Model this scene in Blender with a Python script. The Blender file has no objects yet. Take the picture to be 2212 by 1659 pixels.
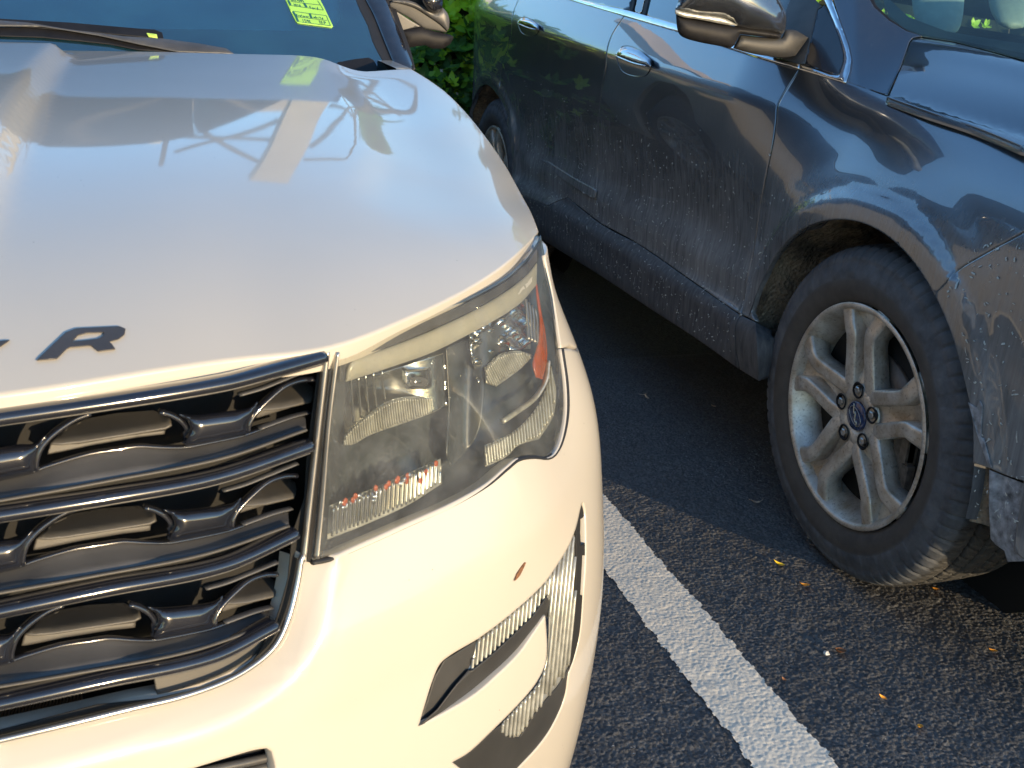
import bpy, bmesh, math, random
import numpy as np
from mathutils import Vector, Matrix
from mathutils.bvhtree import BVHTree
from mathutils.geometry import delaunay_2d_cdt

rnd = random.Random(7)
rng = np.random.default_rng(11)
sc = bpy.context.scene
COL = sc.collection

# ------------------------------------------------------------------ camera, sky, sun, exposure
CAMH, YAW, PIT, ROL = 1.1864, .3118, .3602, .0521
FD = 4150 / 1.822785          # focal length in units of a 2212 px wide picture
CU, CV = 1106.0, 829.5
_f = np.array([math.sin(YAW) * math.cos(PIT), math.cos(YAW) * math.cos(PIT), -math.sin(PIT)])
_r = np.array([math.cos(YAW), -math.sin(YAW), 0.0])
_u = np.cross(_r, _f)
CR = _r * math.cos(ROL) + _u * math.sin(ROL)
CUP = np.cross(CR, _f)
CF = _f
CO = np.array([0, 0, CAMH])
cam_d = bpy.data.cameras.new('camera')
cam_d.sensor_width = 36
cam_d.lens = 36 * 4150 / 4032
cam_d.clip_start = .02
cam_d.clip_end = 3000
cam_d.dof.use_dof = True
cam_d.dof.focus_distance = 1.75
cam_d.dof.aperture_fstop = 22
cam = bpy.data.objects.new('camera', cam_d)
COL.objects.link(cam)
M = Matrix(((CR[0], CUP[0], -CF[0], CO[0]), (CR[1], CUP[1], -CF[1], CO[1]), (CR[2], CUP[2], -CF[2], CO[2]), (0, 0, 0, 1)))
cam.matrix_world = M
sc.camera = cam

SUN_EL, SUN_AZ = math.radians(6.8), math.radians(156.0)    # azimuth clockwise from +Y
SUNV = Vector((math.sin(SUN_AZ) * math.cos(SUN_EL), math.cos(SUN_AZ) * math.cos(SUN_EL), math.sin(SUN_EL)))
w = bpy.data.worlds.new('World')
sc.world = w
w.use_nodes = True
nt = w.node_tree
sky = nt.nodes.new('ShaderNodeTexSky')
sky.sky_type = 'NISHITA'
sky.sun_disc = False
sky.sun_elevation = SUN_EL
sky.sun_rotation = SUN_AZ
sky.altitude = 0
sky.air_density = 1.0
sky.dust_density = .3
sky.ozone_density = 3.0
nt.links.new(sky.outputs[0], nt.nodes['Background'].inputs[0])
nt.nodes['Background'].inputs[1].default_value = .15
sun_d = bpy.data.lights.new('sun', 'SUN')
sun_d.energy = 2.05
sun_d.angle = math.radians(.6)
sun_d.color = (1.0, .75, .45)
sun = bpy.data.objects.new('sun', sun_d)
COL.objects.link(sun)
sun.rotation_euler = SUNV.to_track_quat('Z', 'Y').to_euler()
sun.location = SUNV * 20
sc.view_settings.view_transform = 'Standard'
sc.view_settings.look = 'None'
sc.view_settings.gamma = 1
sc.view_settings.exposure = 1.78
sc.cycles.max_bounces = 8
sc.cycles.transparent_max_bounces = 16

# ------------------------------------------------------------------ sight-line maths
def rayd(u, v):
    u = np.asarray(u, float); v = np.asarray(v, float)
    return CF + ((u - CU) / FD)[..., None] * CR - ((v - CV) / FD)[..., None] * CUP
def yp(u, v, y):
    d = rayd(u, v); return CO + d * (y / d[..., 1:2] if d.ndim > 1 else y / d[1])
def xp(u, v, x):
    d = rayd(u, v); return CO + d * (x / d[..., 0:1] if d.ndim > 1 else x / d[0])
def gp(u, v, z=0.0):
    d = rayd(u, v); return CO + d * (((z - CAMH) / d[..., 2:3]) if d.ndim > 1 else (z - CAMH) / d[2])
def proj(P):
    d = np.asarray(P) - CO
    zc = d @ CF
    return np.stack([CU + FD * (d @ CR) / zc, CV - FD * (d @ CUP) / zc], -1)
# readings taken in enlarged crops -> the common 2212 px frame
def cv(kx, ox, ky, oy):
    return lambda *L: [(ox + L[i] / kx, oy + L[i + 1] / ky) for i in range(0, len(L), 2)]
Z1 = cv(2, 0, 2, 0); Z2 = cv(2, 1106, 2, 0); Z3 = cv(2, 0, 2, 829.5); Z4 = cv(2, 1106, 2, 829.5)
ZH = cv(2.159, 603.5, 2.159, 493.7); ZG = cv(3.024, 0, 3.024, 713.2); ZL = cv(3.1016, 0, 3.1016, 1152)
ZF = cv(2.953, 822.9, 2.953, 1097.2); ZW = cv(2.016, 1590.9, 2.016, 493.7); ZT = cv(3.665, 493.7, 3.665, 0)
ZR = cv(2.5205, 1042.3, 2.5205, 0); ZM = cv(5.04, 1371.5, 5.04, 0); ZN = cv(4.8462, 1755.6, 4.8462, 0)
ZO = cv(5.376, 1069.8, 5.376, 0); ZS = cv(14.934, 592.5, 14.934, 0); ZE = cv(3.36, 0, 3.36, 0)
ZK = cv(6.72, 822.9, 6.72, 0); ZD = cv(1, 0, 1, 0)

def sstep(x, a, b):
    t = np.clip((np.asarray(x, float) - a) / (b - a), 0, 1); return t * t * (3 - 2 * t)
class Spl:                    # natural cubic spline, vector valued
    def __init__(s, x, y):
        s.x = x = np.asarray(x, float); s.y = y = np.asarray(y, float)
        n = len(x); h = np.diff(x)
        A = np.zeros((n, n)); B = np.zeros(y.shape); A[0, 0] = A[-1, -1] = 1
        for i in range(1, n - 1):
            A[i, i - 1] = h[i - 1]; A[i, i] = 2 * (h[i - 1] + h[i]); A[i, i + 1] = h[i]
            B[i] = 6 * ((y[i + 1] - y[i]) / h[i] - (y[i] - y[i - 1]) / h[i - 1])
        s.m = np.linalg.solve(A, B)
    def __call__(s, t):
        t = np.asarray(t, float); x = s.x
        tc = np.clip(t, x[0], x[-1])
        i = np.clip(np.searchsorted(x, tc) - 1, 0, len(x) - 2); h = x[i + 1] - x[i]
        a = (x[i + 1] - tc) / h; b = (tc - x[i]) / h; e = t - tc
        if s.y.ndim > 1: a, b, h, e = a[..., None], b[..., None], h[..., None], e[..., None]
        v = a * s.y[i] + b * s.y[i + 1] + ((a**3 - a) * s.m[i] + (b**3 - b) * s.m[i + 1]) * h * h / 6
        sl = (s.y[i + 1] - s.y[i]) / h + h / 6 * ((3 * b * b - 1) * s.m[i + 1] - (3 * a * a - 1) * s.m[i])
        return v + sl * e

def smooth_line(P, closed=True, step=None, corner=38):
    P = [np.array(p, float) for p in P]
    n = len(P); out = []
    L = sum(np.linalg.norm(P[(i + 1) % n] - P[i]) for i in range(n if closed else n - 1))
    step = step or L / 160
    cor = []
    for i in range(n):
        if not closed and i in (0, n - 1): cor.append(True); continue
        a = P[i] - P[i - 1]; b = P[(i + 1) % n] - P[i]
        c = a @ b / (np.linalg.norm(a) * np.linalg.norm(b) + 1e-12)
        cor.append(math.degrees(math.acos(max(-1, min(1, c)))) > corner)
    for i in range(n if closed else n - 1):
        p1, p2 = P[i], P[(i + 1) % n]; l = np.linalg.norm(p2 - p1)
        p0 = P[i - 1] if not cor[i] else p1 - (p2 - p1)
        p3 = P[(i + 2) % n] if not cor[(i + 1) % n] else p2 + (p2 - p1)
        t1 = (p2 - p0); t1 = t1 / (np.linalg.norm(t1) + 1e-12) * l
        t2 = (p3 - p1); t2 = t2 / (np.linalg.norm(t2) + 1e-12) * l
        k = max(1, int(round(l / step)))
        for j in range(k):
            t = j / k
            out.append((2 * t**3 - 3 * t * t + 1) * p1 + (t**3 - 2 * t * t + t) * t1 + (-2 * t**3 + 3 * t * t) * p2 + (t**3 - t * t) * t2)
    if not closed: out.append(P[-1])
    return np.array(out)

def inpoly(pts, poly):
    x, y = pts[:, 0], pts[:, 1]; c = np.zeros(len(pts), bool)
    px, py = poly[:, 0], poly[:, 1]; qx, qy = np.roll(px, -1), np.roll(py, -1)
    for i in range(len(poly)):
        if py[i] == qy[i]: continue
        m = ((py[i] > y) != (qy[i] > y)) & (x < (qx[i] - px[i]) * (y - py[i]) / (qy[i] - py[i]) + px[i])
        c ^= m
    return c
def dpoly(pts, poly, closed=True):
    A = poly if closed else poly[:-1]; B = np.roll(poly, -1, 0) if closed else poly[1:]
    D = B - A; L = np.maximum((D * D).sum(1), 1e-15); best = np.full(len(pts), 1e9)
    for s in range(0, len(pts), 4000):
        q = pts[s:s + 4000, None, :] - A[None]
        t = np.clip((q * D).sum(2) / L, 0, 1)
        best[s:s + 4000] = np.sqrt((((q - t[..., None] * D)**2).sum(2)).min(1))
    return best
def tri2d(rings, res, inset):
    allp, edges = [], []
    for R in rings:
        o = len(allp); n = len(R); allp += [tuple(p) for p in R]; edges += [(o + i, o + (i + 1) % n) for i in range(n)]
    mn = rings[0].min(0); mx = rings[0].max(0)
    gx = np.arange(mn[0] + res * .5, mx[0], res); gy = np.arange(mn[1] + res * .5, mx[1], res)
    G = np.stack(np.meshgrid(gx, gy), -1).astype(float)
    if G.size: G[1::2, :, 0] += res * .5
    G = G.reshape(-1, 2)
    def ok(Q, dm):
        if not len(Q): return Q
        m = inpoly(Q, rings[0])
        for R in rings[1:]: m &= ~inpoly(Q, R)
        Q = Q[m]
        if not len(Q): return Q
        dd = np.min([dpoly(Q, R) for R in rings], 0)
        return Q[dd > dm]
    extra = [ok(G, max(inset * 1.4, res * .35))]
    if inset > 0:
        for R in rings:
            T = np.roll(R, -1, 0) - np.roll(R, 1, 0); T /= np.linalg.norm(T, axis=1)[:, None] + 1e-12
            N = np.stack([-T[:, 1], T[:, 0]], 1)
            for sg in (1, -1): extra.append(ok(R + N * inset * sg, inset * .9))
    for e in extra: allp += [tuple(p) for p in e]
    r = delaunay_2d_cdt([Vector(p) for p in allp], edges, [], 0, 1e-7)
    V = np.array([(v.x, v.y) for v in r[0]]); F = [tuple(f) for f in r[2]]
    F = np.array(F)
    c = V[F].mean(1); m = inpoly(c, rings[0])
    for R in rings[1:]: m &= ~inpoly(c, R)
    F = F[m]
    a = V[F]; ar = (a[:, 1, 0] - a[:, 0, 0]) * (a[:, 2, 1] - a[:, 0, 1]) - (a[:, 1, 1] - a[:, 0, 1]) * (a[:, 2, 0] - a[:, 0, 0])
    F[ar < 0] = F[ar < 0][:, ::-1]
    F = F[np.abs(ar) > 1e-12]
    used = np.unique(F); mp = -np.ones(len(V), int); mp[used] = np.arange(len(used))
    return V[used], mp[F]

# ------------------------------------------------------------------ object helpers
def mk(name, V, F, mat=None, parent=None, smooth=True, uv=None):
    me = bpy.data.meshes.new(name)
    V = np.asarray(V, float)
    if isinstance(F, np.ndarray) and F.ndim == 2:
        k = F.shape[1]; nF = len(F)
        me.vertices.add(len(V)); me.vertices.foreach_set('co', V.astype(np.float32).ravel())
        me.loops.add(nF * k); me.loops.foreach_set('vertex_index', F.astype(np.int32).ravel())
        me.polygons.add(nF); me.polygons.foreach_set('loop_start', np.arange(0, nF * k, k, dtype=np.int32))
        me.update(calc_edges=True)
        me.validate()
    else:
        me.from_pydata([tuple(v) for v in V], [], [tuple(int(i) for i in f) for f in F]); me.update()
    me.polygons.foreach_set('use_smooth', [smooth] * len(me.polygons))
    if mat: me.materials.append(mat)
    o = bpy.data.objects.new(name, me); COL.objects.link(o)
    if parent is not None:
        o.parent = parent
        if parent.type == 'EMPTY': o.location = -parent.location
    return o
def tag(o, label=None, cat=None, group=None, kind=None):
    if label: o['label'] = label
    if cat: o['category'] = cat
    if group: o['group'] = group
    if kind: o['kind'] = kind
    return o
def thing(name, loc, label, cat, group=None):
    o = bpy.data.objects.new(name, None); COL.objects.link(o); o.location = loc
    return tag(o, label, cat, group)
def recalc(o):
    bm = bmesh.new(); bm.from_mesh(o.data); bmesh.ops.recalc_face_normals(bm, faces=bm.faces); bm.to_mesh(o.data); bm.free()
    return o
def join(parts):
    V, F = [], []; o = 0
    for v, f in parts:
        V += [tuple(p) for p in v]; F += [tuple(int(i) + o for i in q) for q in f]; o += len(v)
    return V, F
def box_vf(c, s, R=None):
    v = np.array([(x, y, z) for x in (-.5, .5) for y in (-.5, .5) for z in (-.5, .5)]) * np.array(s)
    if R is not None: v = v @ np.array(R).T
    return v + np.array(c), [(0, 1, 3, 2), (4, 6, 7, 5), (0, 4, 5, 1), (2, 3, 7, 6), (0, 2, 6, 4), (1, 5, 7, 3)]
def sweep_vf(P, sec, up=(0, 0, 1), cap=True, scale=None):
    P = np.asarray(P, float); n = len(P); T = np.gradient(P, axis=0); T /= np.linalg.norm(T, axis=1)[:, None]
    if np.ndim(up) == 1: up = np.tile(np.array(up, float), (n, 1))
    S = np.cross(T, up); S /= np.linalg.norm(S, axis=1)[:, None] + 1e-12; U = np.cross(S, T)
    sec = np.asarray(sec, float); m = len(sec); V = []
    for i in range(n):
        k = 1 if scale is None else scale[i]
        V += list(P[i] + k * sec[:, :1] * S[i] + k * sec[:, 1:] * U[i])
    F = [(i * m + j, i * m + (j + 1) % m, (i + 1) * m + (j + 1) % m, (i + 1) * m + j) for i in range(n - 1) for j in range(m)]
    if cap: F += [tuple(range(m))[::-1], tuple((n - 1) * m + j for j in range(m))]
    return V, F
def circ(r, n=10, ry=None):
    return [(r * math.cos(2 * math.pi * i / n), (ry or r) * math.sin(2 * math.pi * i / n)) for i in range(n)]
def rev_vf(prof, n, axis='x', c=(0, 0, 0), closed_prof=False):   # prof: (axial, radius)
    V = []; m = len(prof)
    for i in range(n):
        a = 2 * math.pi * i / n
        for (x, r) in prof: V.append((c[0] + x, c[1] + r * math.cos(a), c[2] + r * math.sin(a)))
    F = []
    for i in range(n):
        k = (i + 1) % n
        for j in range(m - 1 if not closed_prof else m):
            q = (j + 1) % m; F.append((i * m + j, k * m + j, k * m + q, i * m + q))
    return V, F

# ------------------------------------------------------------------ surfaces
class Env:
    def __init__(s, fn, a, b, inside=None):
        s.inside = np.array(inside if inside is not None else (0, 60, .5), float); s.fn = fn; s.a = np.asarray(a); s.b = np.asarray(b)
        A, B = np.meshgrid(s.a, s.b, indexing='ij'); G = fn(A, B); na, nb = A.shape
        V = [Vector(p) for p in G.reshape(-1, 3)]
        F = [(i * nb + j, (i + 1) * nb + j, (i + 1) * nb + j + 1, i * nb + j + 1) for i in range(na - 1) for j in range(nb - 1)]
        s.bvh = BVHTree.FromPolygons(V, F); s.nb = nb; s.G = G
    def par(s, px, strict=False):
        out = []; px = np.asarray(px, float).reshape(-1, 2)
        for u, v in px:
            d = rayd(u, v); h = s.bvh.ray_cast(Vector(CO), Vector(d))
            if h[0] is None:
                q = proj(s.G); k = np.argmin(((q - np.array([u, v]))**2).sum(-1)); i, j = divmod(int(k), q.shape[1])
                out.append((s.a[min(i, len(s.a) - 1)], s.b[j]))
            else:
                i, j = divmod(h[2], s.nb - 1); out.append(((s.a[i] + s.a[i + 1]) / 2, (s.b[j] + s.b[j + 1]) / 2))
        ab = np.array(out); e = 1e-4
        da = abs(s.a[1] - s.a[0]) * 3; db = abs(s.b[1] - s.b[0]) * 3
        for _ in range(6):
            p0 = proj(s.fn(ab[:, 0], ab[:, 1])); pa = (proj(s.fn(ab[:, 0] + e, ab[:, 1])) - p0) / e; pb = (proj(s.fn(ab[:, 0], ab[:, 1] + e)) - p0) / e
            r = px - p0; det = pa[:, 0] * pb[:, 1] - pa[:, 1] * pb[:, 0]; det = np.where(np.abs(det) < 1e3, 1e12, det)
            ab[:, 0] += np.clip((r[:, 0] * pb[:, 1] - r[:, 1] * pb[:, 0]) / det, -da, da)
            ab[:, 1] += np.clip((pa[:, 0] * r[:, 1] - pa[:, 1] * r[:, 0]) / det, -db, db)
        return ab
    def nrm(s, ab):
        e = 1e-3; a, b = ab[:, 0], ab[:, 1]
        n = np.cross(s.fn(a + e, b) - s.fn(a - e, b), s.fn(a, b + e) - s.fn(a, b - e))
        n /= np.linalg.norm(n, axis=1)[:, None] + 1e-12
        sg = np.sign(((s.fn(a, b) - s.inside) * n).sum(1).sum()); return n * (sg if sg != 0 else 1)
    def at(s, px, depth=0.0):      # world points on the sight lines, pushed `depth` metres further
        px = np.asarray(px, float).reshape(-1, 2); ab = s.par(px); P = s.fn(ab[:, 0], ab[:, 1])
        d = P - CO; d /= np.linalg.norm(d, axis=1)[:, None]
        return P + d * np.asarray(depth).reshape(-1, 1) if np.ndim(depth) else P + d * depth
def bounds_rim(F):
    e = {}
    for f in F:
        n = len(f)
        for i in range(n): e[(f[i], f[(i + 1) % n])] = 1
    return [(a, b) for (a, b) in e if (b, a) not in e]
def finish_patch(name, P, F, N, T2, flange, lip, mat, parent, smooth):
    # P points, N outward normals, flange: lip ring rolled over and taken inward
    F = [tuple(f) for f in F]
    if flange > 0:
        be = bounds_rim(F); out = np.zeros_like(P); cnt = np.zeros(len(P))
        for a, b in be:
            t = P[b] - P[a]; o = np.cross(t, N[a]); o /= np.linalg.norm(o) + 1e-12
            out[a] += o; out[b] += o; cnt[a] += 1; cnt[b] += 1
        bv = [i for i in range(len(P)) if cnt[i] > 0]
        out[bv] /= np.linalg.norm(out[bv], axis=1)[:, None] + 1e-9
        # orientation check: outward must point away from the adjoining faces
        V = list(P); idx1, idx2 = {}, {}
        sgn = 1
        a, b = be[0]; f = [f for f in F if a in f and b in f][0]; cen = P[list(f)].mean(0)
        if out[a] @ (cen - P[a]) > 0: sgn = -1
        for i in bv:
            o = out[i] * sgn
            idx1[i] = len(V); V.append(P[i] + o * lip * .7 - N[i] * lip)
            idx2[i] = len(V); V.append(P[i] + o * lip * .7 - N[i] * (lip + flange))
        for a, b in be:
            F.append((b, a, idx1[a], idx1[b])); F.append((idx1[b], idx1[a], idx2[a], idx2[b]))
        P = np.array(V)
    return recalc_keep(mk(name, P, F, mat, parent, smooth))
def recalc_keep(o): return o
def patch(name, env, outer, mat, parent, holes=(), res=.012, off=0.0, flange=.012, lip=.0012, inset=.003, ab=False, smooth=True, sm=True):
    rings = []
    for R in [outer] + list(holes):
        R = np.array(R, float)
        if ab: R2 = R
        else:
            R = smooth_line(R, True, step=5) if sm else R
            R2 = env.par(R)
        d = np.linalg.norm(np.roll(R2, -1, 0) - R2, axis=1)
        rings.append(resample(R2, max(res * .6, .003)) if ab else R2[d > 1e-5])
    V, F = tri2d(rings, res, inset)
    P = env.fn(V[:, 0], V[:, 1]); N = env.nrm(V)
    P = P + N * (off(V)[:, None] if callable(off) else off)
    # winding so that normals look outward
    f = F[0]; g = np.cross(P[F[:, 1]] - P[F[:, 0]], P[F[:, 2]] - P[F[:, 0]])
    if (g * N[F[:, 0]]).sum() < 0: F = F[:, ::-1]
    return finish_patch(name, P, F, N, None, flange, lip, mat, parent, smooth)
def resample(R, step):
    out = []; n = len(R)
    for i in range(n):
        a, b = R[i], R[(i + 1) % n]; k = max(1, int(math.ceil(np.linalg.norm(b - a) / step)))
        out += [a + (b - a) * j / k for j in range(k)]
    return np.array(out)
def rpatch(name, env, outline, mat, parent, depth=0.0, thick=.004, res=14, holes=(), sm=True, smooth=True, lip=.0008, bulge=0.0, inset=3, step=5):
    rings = [smooth_line(R, True, step=step) if sm else resample(np.array(R, float), res) for R in [outline] + list(holes)]
    V, F = tri2d(rings, res, inset)
    dep = np.array([depth(u, v) for u, v in V]) if callable(depth) else np.full(len(V), float(depth))
    if bulge:
        dd = np.min([dpoly(V, R) for R in rings], 0); mx = dd.max() + 1e-6; dep = dep - bulge * np.sqrt(np.clip(1 - (1 - dd / mx)**2, 0, 1))
    P = env.at(V, dep)
    D = P - CO; D /= np.linalg.norm(D, axis=1)[:, None]; N = -D
    g = np.cross(P[F[:, 1]] - P[F[:, 0]], P[F[:, 2]] - P[F[:, 0]])
    if (g * N[F[:, 0]]).sum() < 0: F = F[:, ::-1]
    return finish_patch(name, P, F, N, None, thick, lip, mat, parent, smooth)
def rline(env, L, depth=0.0, step=8, closed=False):
    return env.at(smooth_line(L, closed, step=step), depth)
def rbar(name, env, L, mat, parent, hw, hd, depth=0.0, n=12, power=1.0):   # rounded bar along a traced line
    P = rline(env, L, depth); sec = [(hd * math.copysign(abs(math.cos(t))**power, math.cos(t)), hw * math.copysign(abs(math.sin(t))**power, math.sin(t))) for t in [2 * math.pi * i / n for i in range(n)]]
    v, f = sweep_vf(P, sec); return recalc(mk(name, v, f, mat, parent))

# ------------------------------------------------------------------ materials
class NT:
    def __init__(s, name):
        s.m = bpy.data.materials.new(name); s.m.use_nodes = True; s.t = s.m.node_tree; s.n = s.t.nodes
        s.b = s.n['Principled BSDF']; s.out = s.n['Material Output']
        s.tc = s.n.new('ShaderNodeTexCoord'); s.co = s.tc.outputs['Object']
    def l(s, a, b): s.t.links.new(a, b)
    def node(s, k, **kw):
        x = s.n.new(k)
        for a, v in kw.items():
            if hasattr(x, a) and a not in ('Scale',): setattr(x, a, v)
        return x
    def map(s, scale=(1, 1, 1), rot=(0, 0, 0)):
        x = s.n.new('ShaderNodeMapping'); x.inputs['Scale'].default_value = scale; x.inputs['Rotation'].default_value = rot
        s.l(s.co, x.inputs[0]); return x.outputs[0]
    def noise(s, sc, det=3, ro=.55, vec=None, dist=0):
        x = s.n.new('ShaderNodeTexNoise'); x.inputs['Scale'].default_value = sc; x.inputs['Detail'].default_value = det
        x.inputs['Roughness'].default_value = ro; x.inputs['Distortion'].default_value = dist; s.l(vec or s.co, x.inputs['Vector']); return x.outputs[0]
    def vor(s, sc, vec=None, feat='F1', rnd=1):
        x = s.n.new('ShaderNodeTexVoronoi'); x.feature = feat; x.inputs['Scale'].default_value = sc; x.inputs['Randomness'].default_value = rnd
        s.l(vec or s.co, x.inputs['Vector']); return x.outputs
    def ramp(s, f, stops):
        x = s.n.new('ShaderNodeValToRGB'); e = x.color_ramp.elements
        while len(e) > 1: e.remove(e[-1])
        for i, (p, c) in enumerate(stops):
            el = e[0] if i == 0 else e.new(p); el.position = p
            el.color = (c, c, c, 1) if np.ndim(c) == 0 else (*c, 1)
        s.l(f, x.inputs[0]); return x.outputs[0]
    def mix(s, f, a, b, mode='MIX'):
        x = s.n.new('ShaderNodeMix'); x.data_type = 'RGBA'; x.blend_type = mode
        for k, v in ((0, f), (6, a), (7, b)):
            if hasattr(v, 'links'): s.l(v, x.inputs[k])
            elif k == 0: x.inputs[0].default_value = v
            else: x.inputs[k].default_value = (*v, 1) if np.ndim(v) else (v, v, v, 1)
        return x.outputs[2]
    def math(s, op, a, b=0.0, c=None):
        x = s.n.new('ShaderNodeMath'); x.operation = op
        for k, v in enumerate((a, b, c)):
            if v is None: continue
            if hasattr(v, 'links'): s.l(v, x.inputs[k])
            else: x.inputs[k].default_value = v
        return x.outputs[0]
    def bump(s, h, st=.5, dist=.001, nrm=None):
        x = s.n.new('ShaderNodeBump'); x.inputs['Strength'].default_value = st; x.inputs['Distance'].default_value = dist
        s.l(h, x.inputs['Height'])
        if nrm is not None: s.l(nrm, x.inputs['Normal'])
        return x.outputs[0]
    def set(s, **kw):
        al = dict(base='Base Color', rough='Roughness', metal='Metallic', coat='Coat Weight', coatr='Coat Roughness', nrm='Normal', coatn='Coat Normal',
                  spec='Specular IOR Level', trans='Transmission Weight', alpha='Alpha', ior='IOR', emis='Emission Color', emis_s='Emission Strength', sss='Subsurface Weight')
        for k, v in kw.items():
            i = s.b.inputs[al[k]]
            if hasattr(v, 'links'): s.l(v, i)
            elif i.type == 'RGBA': i.default_value = (*v, 1)
            else: i.default_value = v
        return s
    def sep(s):
        x = s.n.new('ShaderNodeSeparateXYZ'); s.l(s.co, x.inputs[0]); return x.outputs

def plain(name, base, rough=.5, metal=0, coat=0, var=.15, sc=30, bump=0.0, bsc=400, **kw):
    q = NT(name); b = np.array(base)
    c = q.mix(q.ramp(q.noise(sc, 4), [(.3, 0), (.7, 1)]), tuple(b * (1 - var)), tuple(np.minimum(b * (1 + var), 1)))
    q.set(base=c, rough=rough, metal=metal, coat=coat, **kw)
    if bump: q.set(nrm=q.bump(q.noise(bsc, 3), bump, .0006))
    return q.m
# pearl white paint with fine road dust and a few specks
def m_white():
    q = NT('pearl_white_paint')
    base = q.mix(q.ramp(q.noise(3, 5), [(.35, 0), (.75, 1)]), (.48, .443, .385), (.445, .41, .352))
    sp = q.ramp(q.vor(60)[0], [(.0, 1), (.035, 1), (.05, 0)])
    sel = q.ramp(q.noise(9, 2), [(.53, 0), (.57, .8)])
    base = q.mix(q.math('MULTIPLY', sp, sel), base, (.12, .10, .08))
    fl = q.vor(900)
    q.set(base=base, rough=.36, coat=.8, coatr=.045, spec=.35, nrm=q.bump(fl[0], .05, .0006), coatn=q.bump(q.noise(9, 2), .10, .0006))
    q.b.inputs['Coat IOR'].default_value = 1.5
    return q.m
M_WHITE = m_white()
# dark blue-grey metallic paint; dust film heavier low down
def m_dark():
    q = NT('dark_blue_metallic_paint')
    z = q.sep()[2]
    low = q.ramp(z, [(.25, 1), (.55, .8), (.80, .34), (.93, .10), (1.0, .06)])
    str_ = q.noise(60, 4, .6, q.map((1.6, 1.6, .10)))
    film = q.math('MULTIPLY', low, q.ramp(str_, [(.3, .45), (.7, 1)]))
    film = q.math('MULTIPLY', film, q.ramp(q.noise(5, 4), [(.3, .5), (.7, 1.1)]))
    sp = q.ramp(q.vor(160)[0], [(0, 1), (.10, .8), (.16, 0)])
    sp = q.math('MULTIPLY', sp, q.ramp(q.noise(40, 2), [(.58, 0), (.66, .8)]))
    sp = q.math('MULTIPLY', sp, q.ramp(z, [(.3, 1), (.95, .25)]))
    dust = q.math('MINIMUM', q.math('ADD', q.math('MULTIPLY', film, 1.0), sp), 1.0)
    metal_c = (.10, .113, .135)
    q.b.inputs['Coat IOR'].default_value = 1.75
    q.set(base=metal_c, rough=.24, metal=.9, coat=1, coatr=.02, nrm=q.bump(q.vor(1100)[0], .06, .0005), coatn=q.bump(q.noise(7, 2), .10, .0006))
    d = q.n.new('ShaderNodeBsdfDiffuse'); d.inputs[0].default_value = (.29, .295, .30, 1)
    mx = q.n.new('ShaderNodeMixShader'); q.l(dust, mx.inputs[0]); q.l(q.b.outputs[0], mx.inputs[1]); q.l(d.outputs[0], mx.inputs[2]); q.l(mx.outputs[0], q.out.inputs[0])
    return q.m
M_DARK = m_dark()
def m_clad():
    q = NT('dusty_cladding_plastic')
    str_ = q.noise(45, 5, .6, q.map((1.5, 1.5, .3)))
    c = q.mix(q.ramp(str_, [(.3, 0), (.75, 1)]), (.030, .033, .040), (.11, .11, .115))
    c = q.mix(q.math('MULTIPLY', q.ramp(q.vor(130)[0], [(0, 1), (.12, 0)]), q.ramp(q.noise(30, 2), [(.52, 0), (.6, .7)])), c, (.33, .33, .31))
    q.set(base=c, rough=.62, nrm=q.bump(q.noise(350, 3), .3, .0006)); return q.m
M_CLAD = m_clad()
M_GLOSS = plain('gloss_black_trim', (.012, .013, .018), .16, coat=1, coatr=.04, var=.3, bump=.02, spec=.6)
M_SATIN = plain('satin_grey_black_plastic', (.060, .060, .062), .42, var=.25, sc=18, bump=.12, bsc=900)
M_BLADE = plain('matte_grey_plastic', (.066, .062, .056), .5, var=.12, sc=25, bump=.1, bsc=900)
M_BLK = plain('black_plastic', (.010, .010, .012), .6, spec=.25, var=.3, bump=.1, bsc=700)
M_TEX = plain('textured_black_plastic', (.026, .026, .026), .55, var=.3, sc=12, bump=.25, bsc=1400)
M_VOID = plain('unlit_black_lining', (.006, .006, .006), .8)
M_RUB = plain('seal_rubber', (.014, .014, .015), .6, bump=.1)
M_CHROME = plain('bright_chrome', (.72, .74, .76), .10, metal=1, var=.05)
M_SILV = plain('satin_silver', (.45, .44, .42), .3, metal=.9, var=.1)
M_BADGE = plain('dark_grey_badge', (.055, .05, .048), .45, metal=.2, var=.15, bump=.05)
def m_alloy():
    q = NT('dirty_alloy')
    n = q.ramp(q.noise(22, 5, .6), [(.35, 0), (.7, 1)])
    c = q.mix(n, (.66, .63, .58), (.40, .33, .25))
    c = q.mix(q.math('MULTIPLY', q.ramp(q.noise(180, 3), [(.55, 0), (.7, 1)]), .5), c, (.12, .10, .085))
    q.set(base=c, rough=.42, metal=.55, nrm=q.bump(q.noise(300, 3), .15, .0005)); return q.m
M_ALLOY = m_alloy()
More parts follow.
